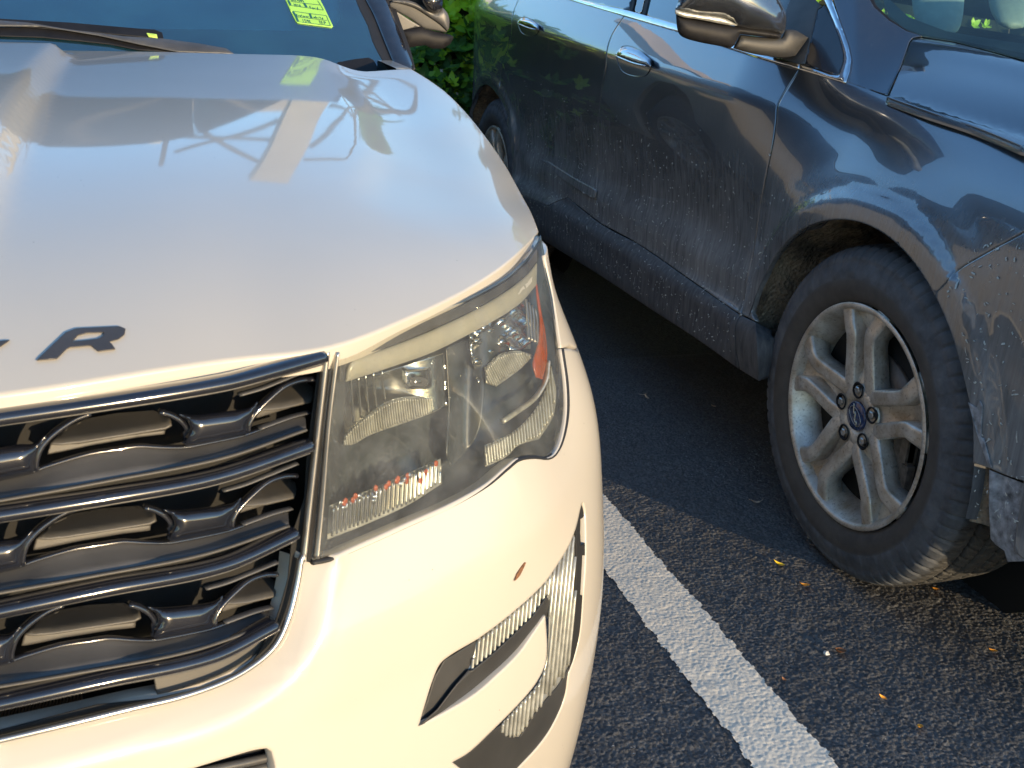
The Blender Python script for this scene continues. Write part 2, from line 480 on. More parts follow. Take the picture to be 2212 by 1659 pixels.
def m_tyre():
    q = NT('dusty_tyre_rubber')
    x = q.n.new('ShaderNodeVectorMath'); x.operation = 'MULTIPLY'; x.inputs[1].default_value = (0, 1, 1); q.l(q.co, x.inputs[0])
    y = q.n.new('ShaderNodeVectorMath'); y.operation = 'LENGTH'; q.l(x.outputs[0], y.inputs[0]); rad = y.outputs['Value']
    side = q.mix(q.ramp(q.noise(26, 5, .65), [(.35, 0), (.7, 1)]), (.050, .055, .064), (.105, .112, .125))
    inner = q.mix(q.ramp(q.noise(30, 4), [(.35, 0), (.7, 1)]), (.052, .046, .042), (.075, .067, .060))
    c = q.mix(q.ramp(rad, [(.291, 0), (.297, 1)]), inner, side)
    tr = q.math('MULTIPLY', q.ramp(rad, [(.3555, 0), (.3575, 1)]), q.ramp(q.sep()[0], [(.020, 0), (.030, 1)]))
    c = q.mix(tr, c, (.034, .034, .034))
    gr = q.math('MULTIPLY', q.ramp(q.sep()[0], [(.020, 0), (.030, 1)]), q.ramp(rad, [(.3600, 1), (.3632, 0)]))
    c = q.mix(gr, c, (.006, .006, .006))  # tread grooves painted near-black, shade put into the recess colour
    sp = q.math('MULTIPLY', q.ramp(q.vor(120)[0], [(0, 1), (.14, 0)]), q.ramp(q.noise(33, 2), [(.56, 0), (.66, .6)]))
    c = q.mix(sp, c, (.26, .27, .27))
    q.set(base=c, rough=.72, nrm=q.bump(q.noise(260, 4), .35, .0009)); return q.m
M_TYRE = m_tyre()
def m_liner():
    q = NT('muddy_wheel_arch_liner')
    y = q.sep()
    c = q.mix(q.ramp(q.noise(9, 5, .6), [(.36, 0), (.56, 1)]), (.03, .027, .024), (.34, .26, .18))
    c = q.mix(q.ramp(q.noise(120, 4, .6), [(.5, 0), (.75, .8)]), c, (.05, .042, .035))
    q.set(base=c, rough=.95, nrm=q.bump(q.math('ADD', q.noise(70, 6, .7), q.vor(90)[0]), 1.0, .006)); return q.m
M_LINER = m_liner()
def m_glass(name, tint, fac, rough=.02, haze=0.0, hcol=(.4, .42, .4), hn=25, ior=1.5):
    q = NT(name); q.n.remove(q.b)
    tr = q.n.new('ShaderNodeBsdfTransparent'); tr.inputs[0].default_value = (*tint, 1)
    gl = q.n.new('ShaderNodeBsdfGlossy'); gl.inputs['Roughness'].default_value = rough
    fr = q.n.new('ShaderNodeFresnel'); fr.inputs[0].default_value = ior
    f = q.math('MINIMUM', q.math('MULTIPLY', fr.outputs[0], fac), 1.0)
    m1 = q.n.new('ShaderNodeMixShader'); q.l(f, m1.inputs[0])
    if haze:
        df = q.n.new('ShaderNodeBsdfDiffuse'); df.inputs[0].default_value = (*hcol, 1)
        m0 = q.n.new('ShaderNodeMixShader')
        hz = q.math('MULTIPLY', q.ramp(q.noise(hn, 5, .65), [(.3, .3), (.75, 1.2)]), haze)
        hz = q.math('ADD', hz, q.math('MULTIPLY', q.ramp(q.noise(420, 2), [(.62, 0), (.72, 1)]), haze * .9))
        q.l(hz, m0.inputs[0]); q.l(tr.outputs[0], m0.inputs[1]); q.l(df.outputs[0], m0.inputs[2]); q.l(m0.outputs[0], m1.inputs[1])
    else: q.l(tr.outputs[0], m1.inputs[1])
    q.l(gl.outputs[0], m1.inputs[2]); q.l(m1.outputs[0], q.out.inputs[0]); return q.m
M_LENS = m_glass('hazy_headlamp_lens', (.86, .88, .86), 1.3, .04, .16, (.38, .40, .42))
M_WSCR = m_glass('sky_hazed_windscreen_glass', (.45, .72, .78), 5.0, .01, .16, (.05, .24, .34), 6)  # blue diffuse haze stands in for sky reflected in the glass
M_SIDEG = m_glass('tinted_side_glass', (.14, .20, .20), 2.6, .02, .04)
M_DWSCR = m_glass('green_windscreen_glass', (.45, .68, .66), 1.5, .01, .10, (.10, .22, .24), 5)

# ------------------------------------------------------------------ white car: nose and hood surfaces
LV = [(.10, [(-.5,.72),(-.25,.725),(-.05,.75),(.07,.79),(.19,.845),(.28,.905),(.36,.985),(.42,1.08),(.465,1.22),(.49,1.8)]),
      (.25, [(-.5,.69),(-.25,.695),(-.05,.72),(.07,.76),(.195,.82),(.30,.885),(.392,.96),(.452,1.055),(.488,1.2),(.505,1.8)]),
      (.45, [(-.5,.65),(-.25,.655),(-.05,.68),(.08,.725),(.205,.785),(.318,.865),(.41,.955),(.472,1.052),(.503,1.2),(.517,1.8)]),
      (.60, [(-.5,.65),(-.25,.66),(-.05,.69),(.08,.74),(.205,.80),(.32,.88),(.41,.97),(.47,1.07),(.505,1.22),(.52,1.8)]),
      (.74, [(-.5,.665),(-.25,.68),(-.05,.715),(.082,.775),(.2,.838),(.311,.915),(.383,1.0),(.448,1.09),(.478,1.25),(.49,1.8)]),
      (.92, [(-.5,.69),(-.25,.70),(-.05,.735),(.1,.79),(.22,.90),(.31,1.01),(.399,1.145),(.404,1.22),(.414,1.42),(.42,1.8)])]
_k = np.array(LV[3][1]); AK = np.concatenate([[0], np.cumsum(np.linalg.norm(np.diff(_k, axis=0), axis=1))])
_zs = np.array([l[0] for l in LV])
_sp = [Spl(AK, np.array(l[1])) for l in LV]
def front_fn(a, b):
    a = np.asarray(a, float); b = np.asarray(b, float)
    sg = np.where(a < 0, -1, 1); aa = np.abs(a)
    K = np.stack([s(aa) for s in _sp])            # level, ..., 2
    # cubic (Catmull-Rom) across levels
    i = np.clip(np.searchsorted(_zs, b) - 1, 0, len(_zs) - 2)
    def g(idx): return np.take_along_axis(K, np.clip(idx, 0, len(_zs) - 1)[None, ..., None], 0)[0]
    z1, z2 = _zs[i], _zs[i + 1]; t = (b - z1) / (z2 - z1); tc = np.clip(t, 0, 1)[..., None]
    p1, p2 = g(i), g(i + 1); h = (z2 - z1)[..., None]
    def slope(k):
        lo = np.clip(k - 1, 0, len(_zs) - 1); hi = np.clip(k + 1, 0, len(_zs) - 1)
        return (g(hi) - g(lo)) / (_zs[hi] - _zs[lo])[..., None]
    m1, m2 = slope(i) * h, slope(i + 1) * h
    v = (2*tc**3 - 3*tc*tc + 1) * p1 + (tc**3 - 2*tc*tc + tc) * m1 + (-2*tc**3 + 3*tc*tc) * p2 + (tc**3 - tc*tc) * m2
    ex = (t[..., None] - tc); v = v + ex * np.where(ex > 0, m2, m1)
    x = np.where(sg < 0, -1.0 - v[..., 0], v[..., 0])
    return np.stack([x, v[..., 1], b], -1)
NOSE = Env(front_fn, np.linspace(-.2, 1.9, 190), np.linspace(.10, 1.0, 80), (-.5, 3, .5))

_hf = [(0,852,.722),(200,822,.737),(400,790,.757),(560,770,.775),(700,752,.79),(850,700,.84),(960,650,.9),(1060,592,.98),(1130,535,1.07),(1163,500,1.15)]
HF = np.array([(-.5, .69, .925), (-.30, .70, .922)] + [yp(u, v, y) for u, v, y in _hf])
_hr = [(0,107,2.12),(350,112,2.11),(493,116,2.10),(640,119,2.09),(690,124,2.06),(734,139,2.0),(775,149,1.96),(892,149,1.97)]
HR = np.array([(-.5, 2.14, 1.052), (-.40, 2.13, 1.051)] + [yp(u, v, y) for u, v, y in _hr])
_hs = [(1163,500,1.15),(1148,468,1.22),(1130,437,1.30),(1103,387,1.40),(1075,340,1.50),(1040,290,1.6),(1003,242,1.72),(945,185,1.87),(892,149,1.97)]
HS = np.array([yp(u, v, y) for u, v, y in _hs])
_fs = Spl((HF[:, 0] + .5) / (HF[-1, 0] + .5), HF)
def _lin(x, X, Y): return np.stack([np.interp(x, X, Y[:, k]) for k in range(3)], -1)
_HRx = (HR[:, 0] + .5) / (HR[-1, 0] + .5)
def _rs(u):                      # rear edge, lightly rounded polyline
    return sum(_lin(np.clip(u + d, 0, 1), _HRx, HR) for d in (-.012, 0, .012)) / 3 + (np.asarray(u)[..., None] - np.clip(u, .012, .988)[..., None]) * 0
_ss = Spl((HS[:, 1] - HS[0, 1]) / (HS[-1, 1] - HS[0, 1]), HS)
_dome = np.array([(p[1], p[0]) for p in [gp(3, 640, .945), gp(0, 560, .955), gp(28, 470, .963), gp(62, 380, .975), (gp(98, 280, .99)), gp(125, 205, 1.005), gp(150, 150, 1.02)]])
_dome = _dome[np.argsort(_dome[:, 0])]
_rid = np.array([(p[1], p[0]) for p in [gp(860, 505, .965), gp(770, 392, .985), gp(800, 300, 1.0), gp(770, 225, 1.015), gp(718, 165, 1.03)]])
_rid = _rid[np.argsort(_rid[:, 0])]
def hood_fn(a, b):
    a = np.asarray(a, float); b = np.asarray(b, float); sg = a < 0
    u = np.abs(a) / .9; t = b / 1.3; uc = np.clip(u, 0, 1); T = t[..., None]
    P = (1 - T) * _fs(uc) + T * _rs(uc)
    lin = (1 - T) * HS[0] + T * HS[-1]
    P = P + (uc[..., None]**5) * (_ss(t) - lin)
    lift = .096 * (1 - np.exp(-np.clip(t, 0, 2) / .24)) * (1 - t) * (1 - .85 * uc**4)
    x, y = P[..., 0], P[..., 1]
    xe = np.interp(y, _dome[:, 0], _dome[:, 1])
    d = .023 * sstep(xe - x, -.004, .026) * sstep(y, .84, 1.15) * (1 - sstep(y, 1.99, 2.07))
    xr = np.interp(y, _rid[:, 0], _rid[:, 1])
    d = d - .007 * sstep(x - xr, -.015, .035) * (1 - sstep(x - xr, .06, .17)) * sstep(y, 1.02, 1.25) * (1 - sstep(y, 1.9, 2.05))
    P = np.stack([x, y, P[..., 2] + lift + d], -1)
    e = (u - uc)[..., None]; P = P + e * np.array([.35, 0, -.9]) * .9
    P[..., 0] = np.where(sg, -1.0 - P[..., 0], P[..., 0])
    return P
HOOD = Env(hood_fn, np.linspace(-.1, .9, 150), np.linspace(0, 1.3, 170), (-.5, 1.8, 0))

WC = thing('parked_car', (-.5, 3.0, 0), 'cream white car nearest, with slatted black grille and a hazy yellowed headlight', 'car')
BW = NOSE.par
def apt(y): return float(np.interp(y, _k[:, 1], AK))
# hood
ring = np.array([(-.9, 0), (0, 0), (.9, 0), (.9, .65), (.9, 1.3), (0, 1.3), (-.9, 1.3)])
hood = patch('hood', HOOD, ring, M_WHITE, WC, res=.014, flange=.018, lip=.0022, ab=True)
# rolled rear lip of the hood and hood-to-lamp shade gap filler
# bumper half
gr_out = ZL(0,1395,500,1280,900,1180,1200,1110,1500,1010,1700,900,1860,760,1950,560,2010,330,2040,150)
lamp_bot = ZH(128,1548,230,1535,400,1465,600,1375,800,1285,960,1195,1060,1112,1110,1075,1180,1065,1240,1072,1276,1054,1312,985,1337,860,1335,720,1314,562)
px = smooth_line(gr_out + lamp_bot, False, step=5)
abp = BW(px)
GAP = [(abp[-1][0] + .05, abp[-1][1] - .010), (1.13, abp[-1][1] - .026), (1.255, abp[-1][1] - .050)]
bump_ring = np.vstack([abp, GAP,[(1.255, .65), (1.255, .30), (1.20, .12), (0, .12), (0, .640), (.2, .645)]])
c_hole = ZF(240,1390,340,1070,400,970,640,820,860,650,1040,480,1130,350,1200,230,1240,120,1268,0,1284,-40,1300,30,1308,300,1292,560,1272,800,1235,960,1200,1060,
            1182,1180,1150,1280,1080,1420,1000,1530,880,1660,800,1740,620,1740,450,1625,560,1560,700,1430,860,1270,980,1130,1045,1005,1060,900,1054,760,1048,690,980,790,880,930,750,1060,600,1190,400,1310)
l_hole = ZL(700,1790,1000,1665,1300,1572,1500,1510,1700,1452,1790,1438,1825,1460,1850,1572,1840,1750,1700,1830)
rings = [bump_ring]
gpoly = BW(smooth_line(gr_out + ZH(128, 1548), False, step=8))
cpoly = BW(smooth_line(c_hole, True, step=8))
def bump_off(V):
    d = dpoly(V, gpoly, False)
    o = -.020 * (1 - np.clip(d / .030, 0, 1)) + .0015 * np.exp(-((d - .031) / .006)**2)
    o = np.where(V[:, 1] > .735, 0, o)
    cz = .662 + .05 * np.clip(V[:, 0] - .60, 0, 1)
    o = o + .008 * np.clip(1 - np.abs(V[:, 1] - cz) / .07, 0, 1) * sstep(V[:, 0], .55, .63) * (1 - sstep(V[:, 0], .8, 1.1))
    return o
def mpatch(name, env, ringab, holespx, mat, parent, res, off, flange, **kw):
    rs = [resample(np.array(ringab), res * .6)] + [env.par(smooth_line(h, True, step=5)) for h in holespx]
    V, F = tri2d(rs, res, .003)
    P = env.fn(V[:, 0], V[:, 1]); N = env.nrm(V)
    P = P + N * (off(V)[:, None] if callable(off) else off)
    g = np.cross(P[F[:, 1]] - P[F[:, 0]], P[F[:, 2]] - P[F[:, 0]])
    if (g * N[F[:, 0]]).sum() < 0: F = F[:, ::-1]
    return finish_patch(name, P, F, N, None, flange, .0012, mat, parent, True)
bumper = mpatch('bumper', NOSE, bump_ring, [c_hole, l_hole], M_WHITE, WC, .009, bump_off, .014)
# fender strip behind the lamp
fr = BW(smooth_line(ZH(1220, 50, 1242, 150, 1280, 330, 1314, 556), False, step=5))
fr = fr[(np.abs(fr[:, 0] - 1.02) < .07) & (fr[:, 1] < .902)]
GAP2 = [(a_, b_ + .004) for a_, b_ in GAP]
fend_ring = np.vstack([fr, GAP2, [(apt(1.3), .74), (apt(1.42), .78), (apt(1.62), .81), (1.84, .80), (1.84, .985), (apt(1.6), .955), (apt(1.42), .930), (apt(1.25), .908)]])
mpatch('fender', NOSE, fend_ring, [], M_WHITE, WC, .012, 0.0, .014)

# ---- headlight
lens_o = ZH(262,568,500,486,700,405,900,316,1060,226,1150,146,1203,68,1218,32,1240,150,1276,330,1310,560,1331,720,1333,860,1309,982,1274,1051,1240,1068,1180,1061,1110,1071,1060,1109,960,1191,800,1281,600,1371,400,1461,230,1531,165,1549,190,1300,225,900)
HL = tag(patch('headlight', NOSE, lens_o, M_LENS, WC, res=.010, flange=.01, off=-.002), 'hazy clear headlight with cream light bar and amber reflector')
lp = np.array(lens_o)
def bowl(dmax, k=45, o=lp):
    return lambda u, v: .004 + dmax * (1 - math.exp(-float(dpoly(np.array([[u, v]]), o)[0]) / k))
M_HOUS = plain('lamp_housing', (.030, .036, .038), .35, coat=.5, var=.5, sc=30)
M_REFL = plain('lamp_reflector', (.62, .62, .58), .16, metal=1, var=.1, sc=60, bump=.15, bsc=300)
M_PIPE = plain('cream_light_pipe', (.34, .33, .28), .3, coat=.6, var=.08)
M_AMB = plain('amber_plastic', (.36, .07, .012), .2, coat=1, var=.2, sc=80)
M_CLR = plain('ribbed_clear_plastic', (.40, .40, .36), .30, metal=.35, coat=1, var=.35, sc=60)
rpatch('housing', NOSE, lens_o, M_HOUS, HL, depth=bowl(.075), thick=.004, res=16)
rpatch('light_pipe', NOSE, ZH(310,712,318,650,345,612,500,560,700,482,900,388,1050,300,1150,222,1200,162,1197,262,1120,348,1000,428,850,508,700,580,500,650), M_PIPE, HL, depth=.010, thick=.012, res=10, bulge=.005)
rpatch('gasket', NOSE, ZH(285,575,500,505,700,425,900,335,1060,245,1150,165,1200,95,1200,150,1150,212,1050,290,900,378,700,472,500,550,340,602,308,650,300,712,280,712), M_SATIN, HL, depth=.006, thick=.006, res=12)
def ribs(d0, amp, per, k=0.0): return lambda u, v: d0 - amp * abs(math.sin(math.pi * (u + k * v) / per))
rpatch('low_beam_reflector', NOSE, ZH(302,722,500,662,770,578,780,830,560,915,300,1012), M_REFL, HL, depth=lambda u, v: .040 + .02 * math.sin((u - 740) / 45), thick=.004, res=7)
for x, y0, y1 in ((332, 690, 905), (366, 690, 880), (400, 678, 860), (436, 668, 830), (476, 660, 800)):
    rbar('rib', NOSE, ZH(x, y0, x + 6, (y0 + y1) / 2, x + 16, y1), M_REFL, HL, .0012, .002, .030, 6)
rpatch('low_beam_optic', NOSE, ZH(300,1006,310,960,400,880,520,802,640,785,720,792,785,822,700,862,560,912,420,962,340,1005), M_CLR, HL, depth=.026, thick=.004, res=7, inset=2)
sh = rpatch('bulb_shield', NOSE, ZH(585,662,700,650,712,672,710,735,690,745,600,748,583,725), M_CHROME, HL, depth=.022, thick=.02, res=6, bulge=.004)
rpatch('emblem', NOSE, ZH(607,712,625,698,650,694,678,700,690,712,676,728,650,733,622,728), M_SATIN, sh, depth=.0165, thick=.001, res=5)
rpatch('emblem', NOSE, ZH(630,720,634,706,652,703,646,710,660,708,664,716,652,722,642,716), M_CHROME, sh, depth=.0158, thick=.0005, res=3, sm=False)
rpatch('reflector_pocket', NOSE, ZH(692,602,768,596,770,650,735,668,700,650), M_REFL, HL, depth=lambda u, v: .026 + .006 * math.sin(u / 5) * math.sin(v / 4), thick=.004, res=4)
rpatch('inner_bezel', NOSE, ZH(778,560,960,480,1100,400,1130,540,1100,600,960,700,920,960,800,1110,780,1050,790,840), M_HOUS, HL, depth=lambda u, v: .040 + .012 * math.cos((u - 1000) / 18), thick=.006, res=9)
rpatch('high_beam_reflector', NOSE, ZH(880,470,1000,410,1130,345,1165,420,1170,560,1040,575,960,650,930,720,905,640), M_REFL, HL, depth=lambda u, v: .036 + .01 * math.sin(u / 9) * math.sin(v / 7), thick=.004, res=6)
rpatch('high_beam_optic', NOSE, ZH(965,720,960,650,1020,592,1110,572,1182,592,1120,655,1010,735), M_CLR, HL, depth=.024, thick=.004, res=7, inset=2)
rpatch('side_reflector', NOSE, ZH(1196,235,1206,300,1222,400,1238,480,1247,600,1226,702,1196,692,1182,630,1208,530,1214,430,1200,320), M_AMB, HL, depth=.012, thick=.006, res=7, bulge=.004)
for k, x in enumerate((1150, 1164, 1178, 1192)):
    rbar('rib', NOSE, ZH(x, 330 + k * 14, x + 8, 420, x + 12, 520 + k * 6), M_SILV, HL, .001, .0015, .016, 6)
rpatch('side_lamp_optic', NOSE, ZH(960,1012,1090,950,1190,850,1245,740,1264,640,1288,760,1272,880,1210,980,1110,1012,1062,1060,960,1110), M_CLR, HL, depth=.020, thick=.004, res=7, inset=2)
rbar('light_guide', NOSE, ZH(1252,620,1240,710,1190,792,1110,852,1040,900), M_CLR, HL, .0028, .003, .012, 8)
ts = rpatch('turn_signal', NOSE, ZH(232,1292,450,1205,600,1140,752,1072,758,1190,600,1290,400,1382,222,1452), M_CLR, HL, depth=.024, thick=.004, res=7, inset=2)
for k in range(22):
    t = rnd.random()**.8; u = 250 + 490 * t; v = 1282 - 195 * t + rnd.uniform(0, 75 if k % 2 else 20)
    rpatch('amber_facet' if k % 5 < 3 else 'clear_facet', NOSE, ZH(u - 7, v - 3, u, v - 9, u + 8, v - 4, u + 7, v + 12, u, v + 18, u - 8, v + 10), M_AMB if k % 5 < 3 else M_CHROME, ts, depth=.011, thick=.004, res=6, sm=False)
rbar('lens_edge', NOSE, ZH(268,575,228,905,195,1300,172,1538), M_SILV, HL, .0016, .003, .0, 8)
rpatch('seal', NOSE, ZH(240,568,272,562,238,900,200,1300,172,1560,130,1552,162,1250,206,850), M_BLK, WC, depth=.006, thick=.02, res=10)
rbar('seal', NOSE, ZH(150,1556,230,1540,400,1470,600,1380,800,1290,960,1198,1062,1114,1112,1076,1180,1067,1240,1074,1276,1055,1312,986,1336,862,1334,722,1312,560), M_RUB, WC, .0022, .004, .004, 8)

def ribset(env, outline, per, depth, mat, parent, amp=.0025, skew=0.0, name='ribs', fill=.5):
    R = smooth_line(outline, True, step=4); u0, u1 = R[:, 0].min(), R[:, 0].max(); v0, v1 = R[:, 1].min(), R[:, 1].max(); parts = []
    u = u0 - abs(skew) * (v1 - v0) + per * .5
    while u < u1 + abs(skew) * (v1 - v0):
        vv = np.arange(v0, v1, 2.5); L = np.stack([u + skew * (vv - v0), vv], 1); m = inpoly(L, R); i = 0
        while i < len(vv):
            if m[i]:
                j = i
                while j + 1 < len(vv) and m[j + 1]: j += 1
                if j - i >= 2:
                    seg = L[i:j + 1][::max(1, (j - i) // 8)]; P = env.at(seg, depth); k = float(np.linalg.norm(P[0] - CO)) / FD * per
                    parts.append(sweep_vf(P, circ(k * fill, 8, amp), up=(0, -1, 0)))
                i = j + 1
            else: i += 1
        u += per * rnd.uniform(.93, 1.07)
    return recalc(mk(name, *join(parts), mat, parent))
ribset(NOSE, ZH(300,1006,310,960,400,880,520,802,640,785,720,792,785,822,700,862,560,912,420,962,340,1005), 5.2, .024, M_CLR, HL, .0022, .12)
ribset(NOSE, ZH(965,720,960,650,1020,592,1110,572,1182,592,1120,655,1010,735), 5.2, .022, M_CLR, HL, .002, .5)
ribset(NOSE, ZH(960,1012,1090,950,1190,850,1245,740,1264,640,1288,760,1272,880,1210,980,1110,1012,1062,1060,960,1110), 6.5, .018, M_CLR, HL, .0025, .1)
ribset(NOSE, ZH(240,1300,450,1215,600,1150,745,1085,750,1185,600,1285,400,1372,232,1440), 9, .018, M_CHROME, HL, .003, -.05, fill=.36)
# ---- fog lamp area
FOG = tag(rpatch('fog_lamp_surround', NOSE, ZF(242,1388,343,1072,402,972,612,845,588,955,556,1036,470,1140,360,1285), M_TEX, WC, depth=.007, thick=.02, res=9, sm=False), 'dark grey textured surround above the ribbed fog lamp')
_fu = np.array(ZF(242,1388,360,1285,470,1140,575,1041,700,943,850,803,960,701,1030,601,1056,565))
rpatch('fog_lamp_blade', NOSE, ZF(242,1389,360,1286,470,1141,556,1037,575,1042,700,944,850,804,960,702,1030,602,1055,565,1074,600,1074,690,1050,692,980,792,880,932,750,1062,600,1192,400,1312), M_TEX, WC,
       depth=lambda u, v: -.002 + .020 * min(1, float(dpoly(np.array([[u, v]]), _fu, False)[0]) / 45), thick=.02, res=7, sm=False)
FOGO = ZF(612,843,700,782,862,650,1040,482,1130,354,1200,236,1232,170,1240,420,1232,700,1196,1010,1130,1125,1062,1208,962,1336,882,1462,800,1456,762,1420,766,1383,900,1236,1000,1122,1048,1010,1066,900,1072,700,1072,600,1055,566,1030,602,960,702,850,803,700,943,575,1041,556,1034,588,954)
M_CLRD = plain('lens_backing', (.30, .30, .27), .3, metal=.4, coat=1, var=.3, sc=60)
rpatch('fog_lamp', NOSE, FOGO, M_CLRD, WC, depth=.007, thick=.02, res=8, lip=.001)
ribset(NOSE, FOGO, 8.5, .005, M_CLR, bpy.data.objects['fog_lamp'], .0028, -.10, fill=.46)
rpatch('bumper_insert', NOSE, ZF(450,1625,560,1560,700,1430,762,1386,765,1425,800,1460,882,1466,962,1338,1062,1212,1132,1130,1200,1010,1202,1060,1184,1180,1150,1280,1080,1420,1000,1530,880,1662,800,1740,620,1740), M_TEX, WC, depth=.004, thick=.02, res=10)
# air slot beside it: two cross pieces with daylight between them
for q in (ZF(1240,120,1268,0,1284,-40,1300,30,1286,60,1270,70,1268,150,1240,175), ZF(1240,175,1268,150,1272,245,1300,225,1306,300,1282,300,1268,560,1292,560,1272,800,1235,960,1200,1062,1198,1000,1232,700,1242,420)):
    rpatch('air_slot_lining', NOSE, q, M_VOID, WC, depth=.003, thick=.03, res=9, sm=False)
rpatch('lower_grille', NOSE, l_hole, M_BLK, WC, depth=.03, thick=.02, res=16)
for k in range(3):
    rbar('lower_grille_bar', NOSE, ZL(700,1700 + k * 60,1200,1625 + k * 60,1600,1545 + k * 60,1840,1490 + k * 60), M_SATIN, WC, .004, .004, .022, 8)
def chin():
    A = np.linspace(0, 1.255, 70); R = []
    for b, o in ((.125, .004), (.10, .010), (.06, -.01)):
        p = front_fn(A, np.full_like(A, b)); n = NOSE.nrm(np.stack([A, np.full_like(A, b)], 1)); R.append(p + n * o)
    V = np.vstack(R); n = len(A)
    return V, [(j * n + i, j * n + i + 1, (j + 1) * n + i + 1, (j + 1) * n + i) for j in range(2) for i in range(n - 1)]
mk('lower_valance', *chin(), M_TEX, WC)
# dark sill seen past the bumper edge at the bottom right
rpatch('rust_scratch', NOSE, ZF(853,465,868,420,890,385,915,350,924,350,900,400,885,430), plain('rust', (.16, .07, .03), .8, var=.4, sc=300), WC, depth=-.010, thick=.0004, res=5, sm=False)

# ---- grille
G = thing('grille', (-.2, .75, .6), None, None); G.parent = WC; G.location = (.3, -2.25, .6)
for k in ('label', 'category'):
    if k in G: del G[k]
class Off:                    # children of the grille empty keep world coordinates
    pass
def gput(o, par=None):
    o.parent = G; o.location = (.2, -.75, -.6); return o
fro = ZD(-420,1745) + ZL(-40,1402,500,1280,900,1180,1200,1110,1500,1010,1700,900,1860,760,1950,560,2010,330,2040,150) + ZH(128,1545,160,1250,206,850,236,568) + ZD(560,770,400,790,200,822,0,852,-420,915)
gput(rpatch('backing', NOSE, fro, M_VOID, None, depth=.085, thick=.002, res=60, sm=False, inset=0))
gput(rpatch('frame', NOSE, ZG(2092,120,2165,120,2150,300) + ZH(160,1250,112,1545) + ZL(2025,150,1995,330,1935,560,1845,745,1690,885,1490,995,1200,1095,900,1165,500,1262,-40,1388,-40,1330,650,1150,1040,1110,1350,1040,1560,955,1700,850,1790,700,1850,580,1890,450,1930,300,1960,0) + ZG(1990,1100,2010,760,2060,400), M_VOID, None,
            depth=.016, thick=.03, res=12, sm=False))
gput(rbar('trim_strip', NOSE, ZH(222,568,190,850,145,1250,112,1545) + ZL(2020,150,1990,330,1932,560,1842,750,1688,888,1488,998,1200,1097,900,1167,500,1265,0,1383,-300,1450), M_SILV, None, .0024, .003, .004, 8))
bars = [ZD(-300,941) + ZG(0,560,800,445,1450,338,1750,262,2095,165),
        ZD(-300,1155) + ZG(0,1190,700,1078,1400,948,2010,745),
        ZL(-900,684,0,500,700,356,1470,205,1965,-10),
        ZL(-900,1300,0,1115,700,965,1400,815,1832,602)]
for L in bars:
    b = gput(rbar('bar', NOSE, L, M_GLOSS, None, .0052, .010, .006, 16, .8))
    Lu = [(u, v + 17) for u, v in L]
    gput(rbar('bar_lip', NOSE, Lu, M_SILV if 0 else M_SATIN, None, .0013, .004, .008, 8))
def dd_(u, v, e_): return float(dpoly(np.array([[u, v]]), e_, False)[0])
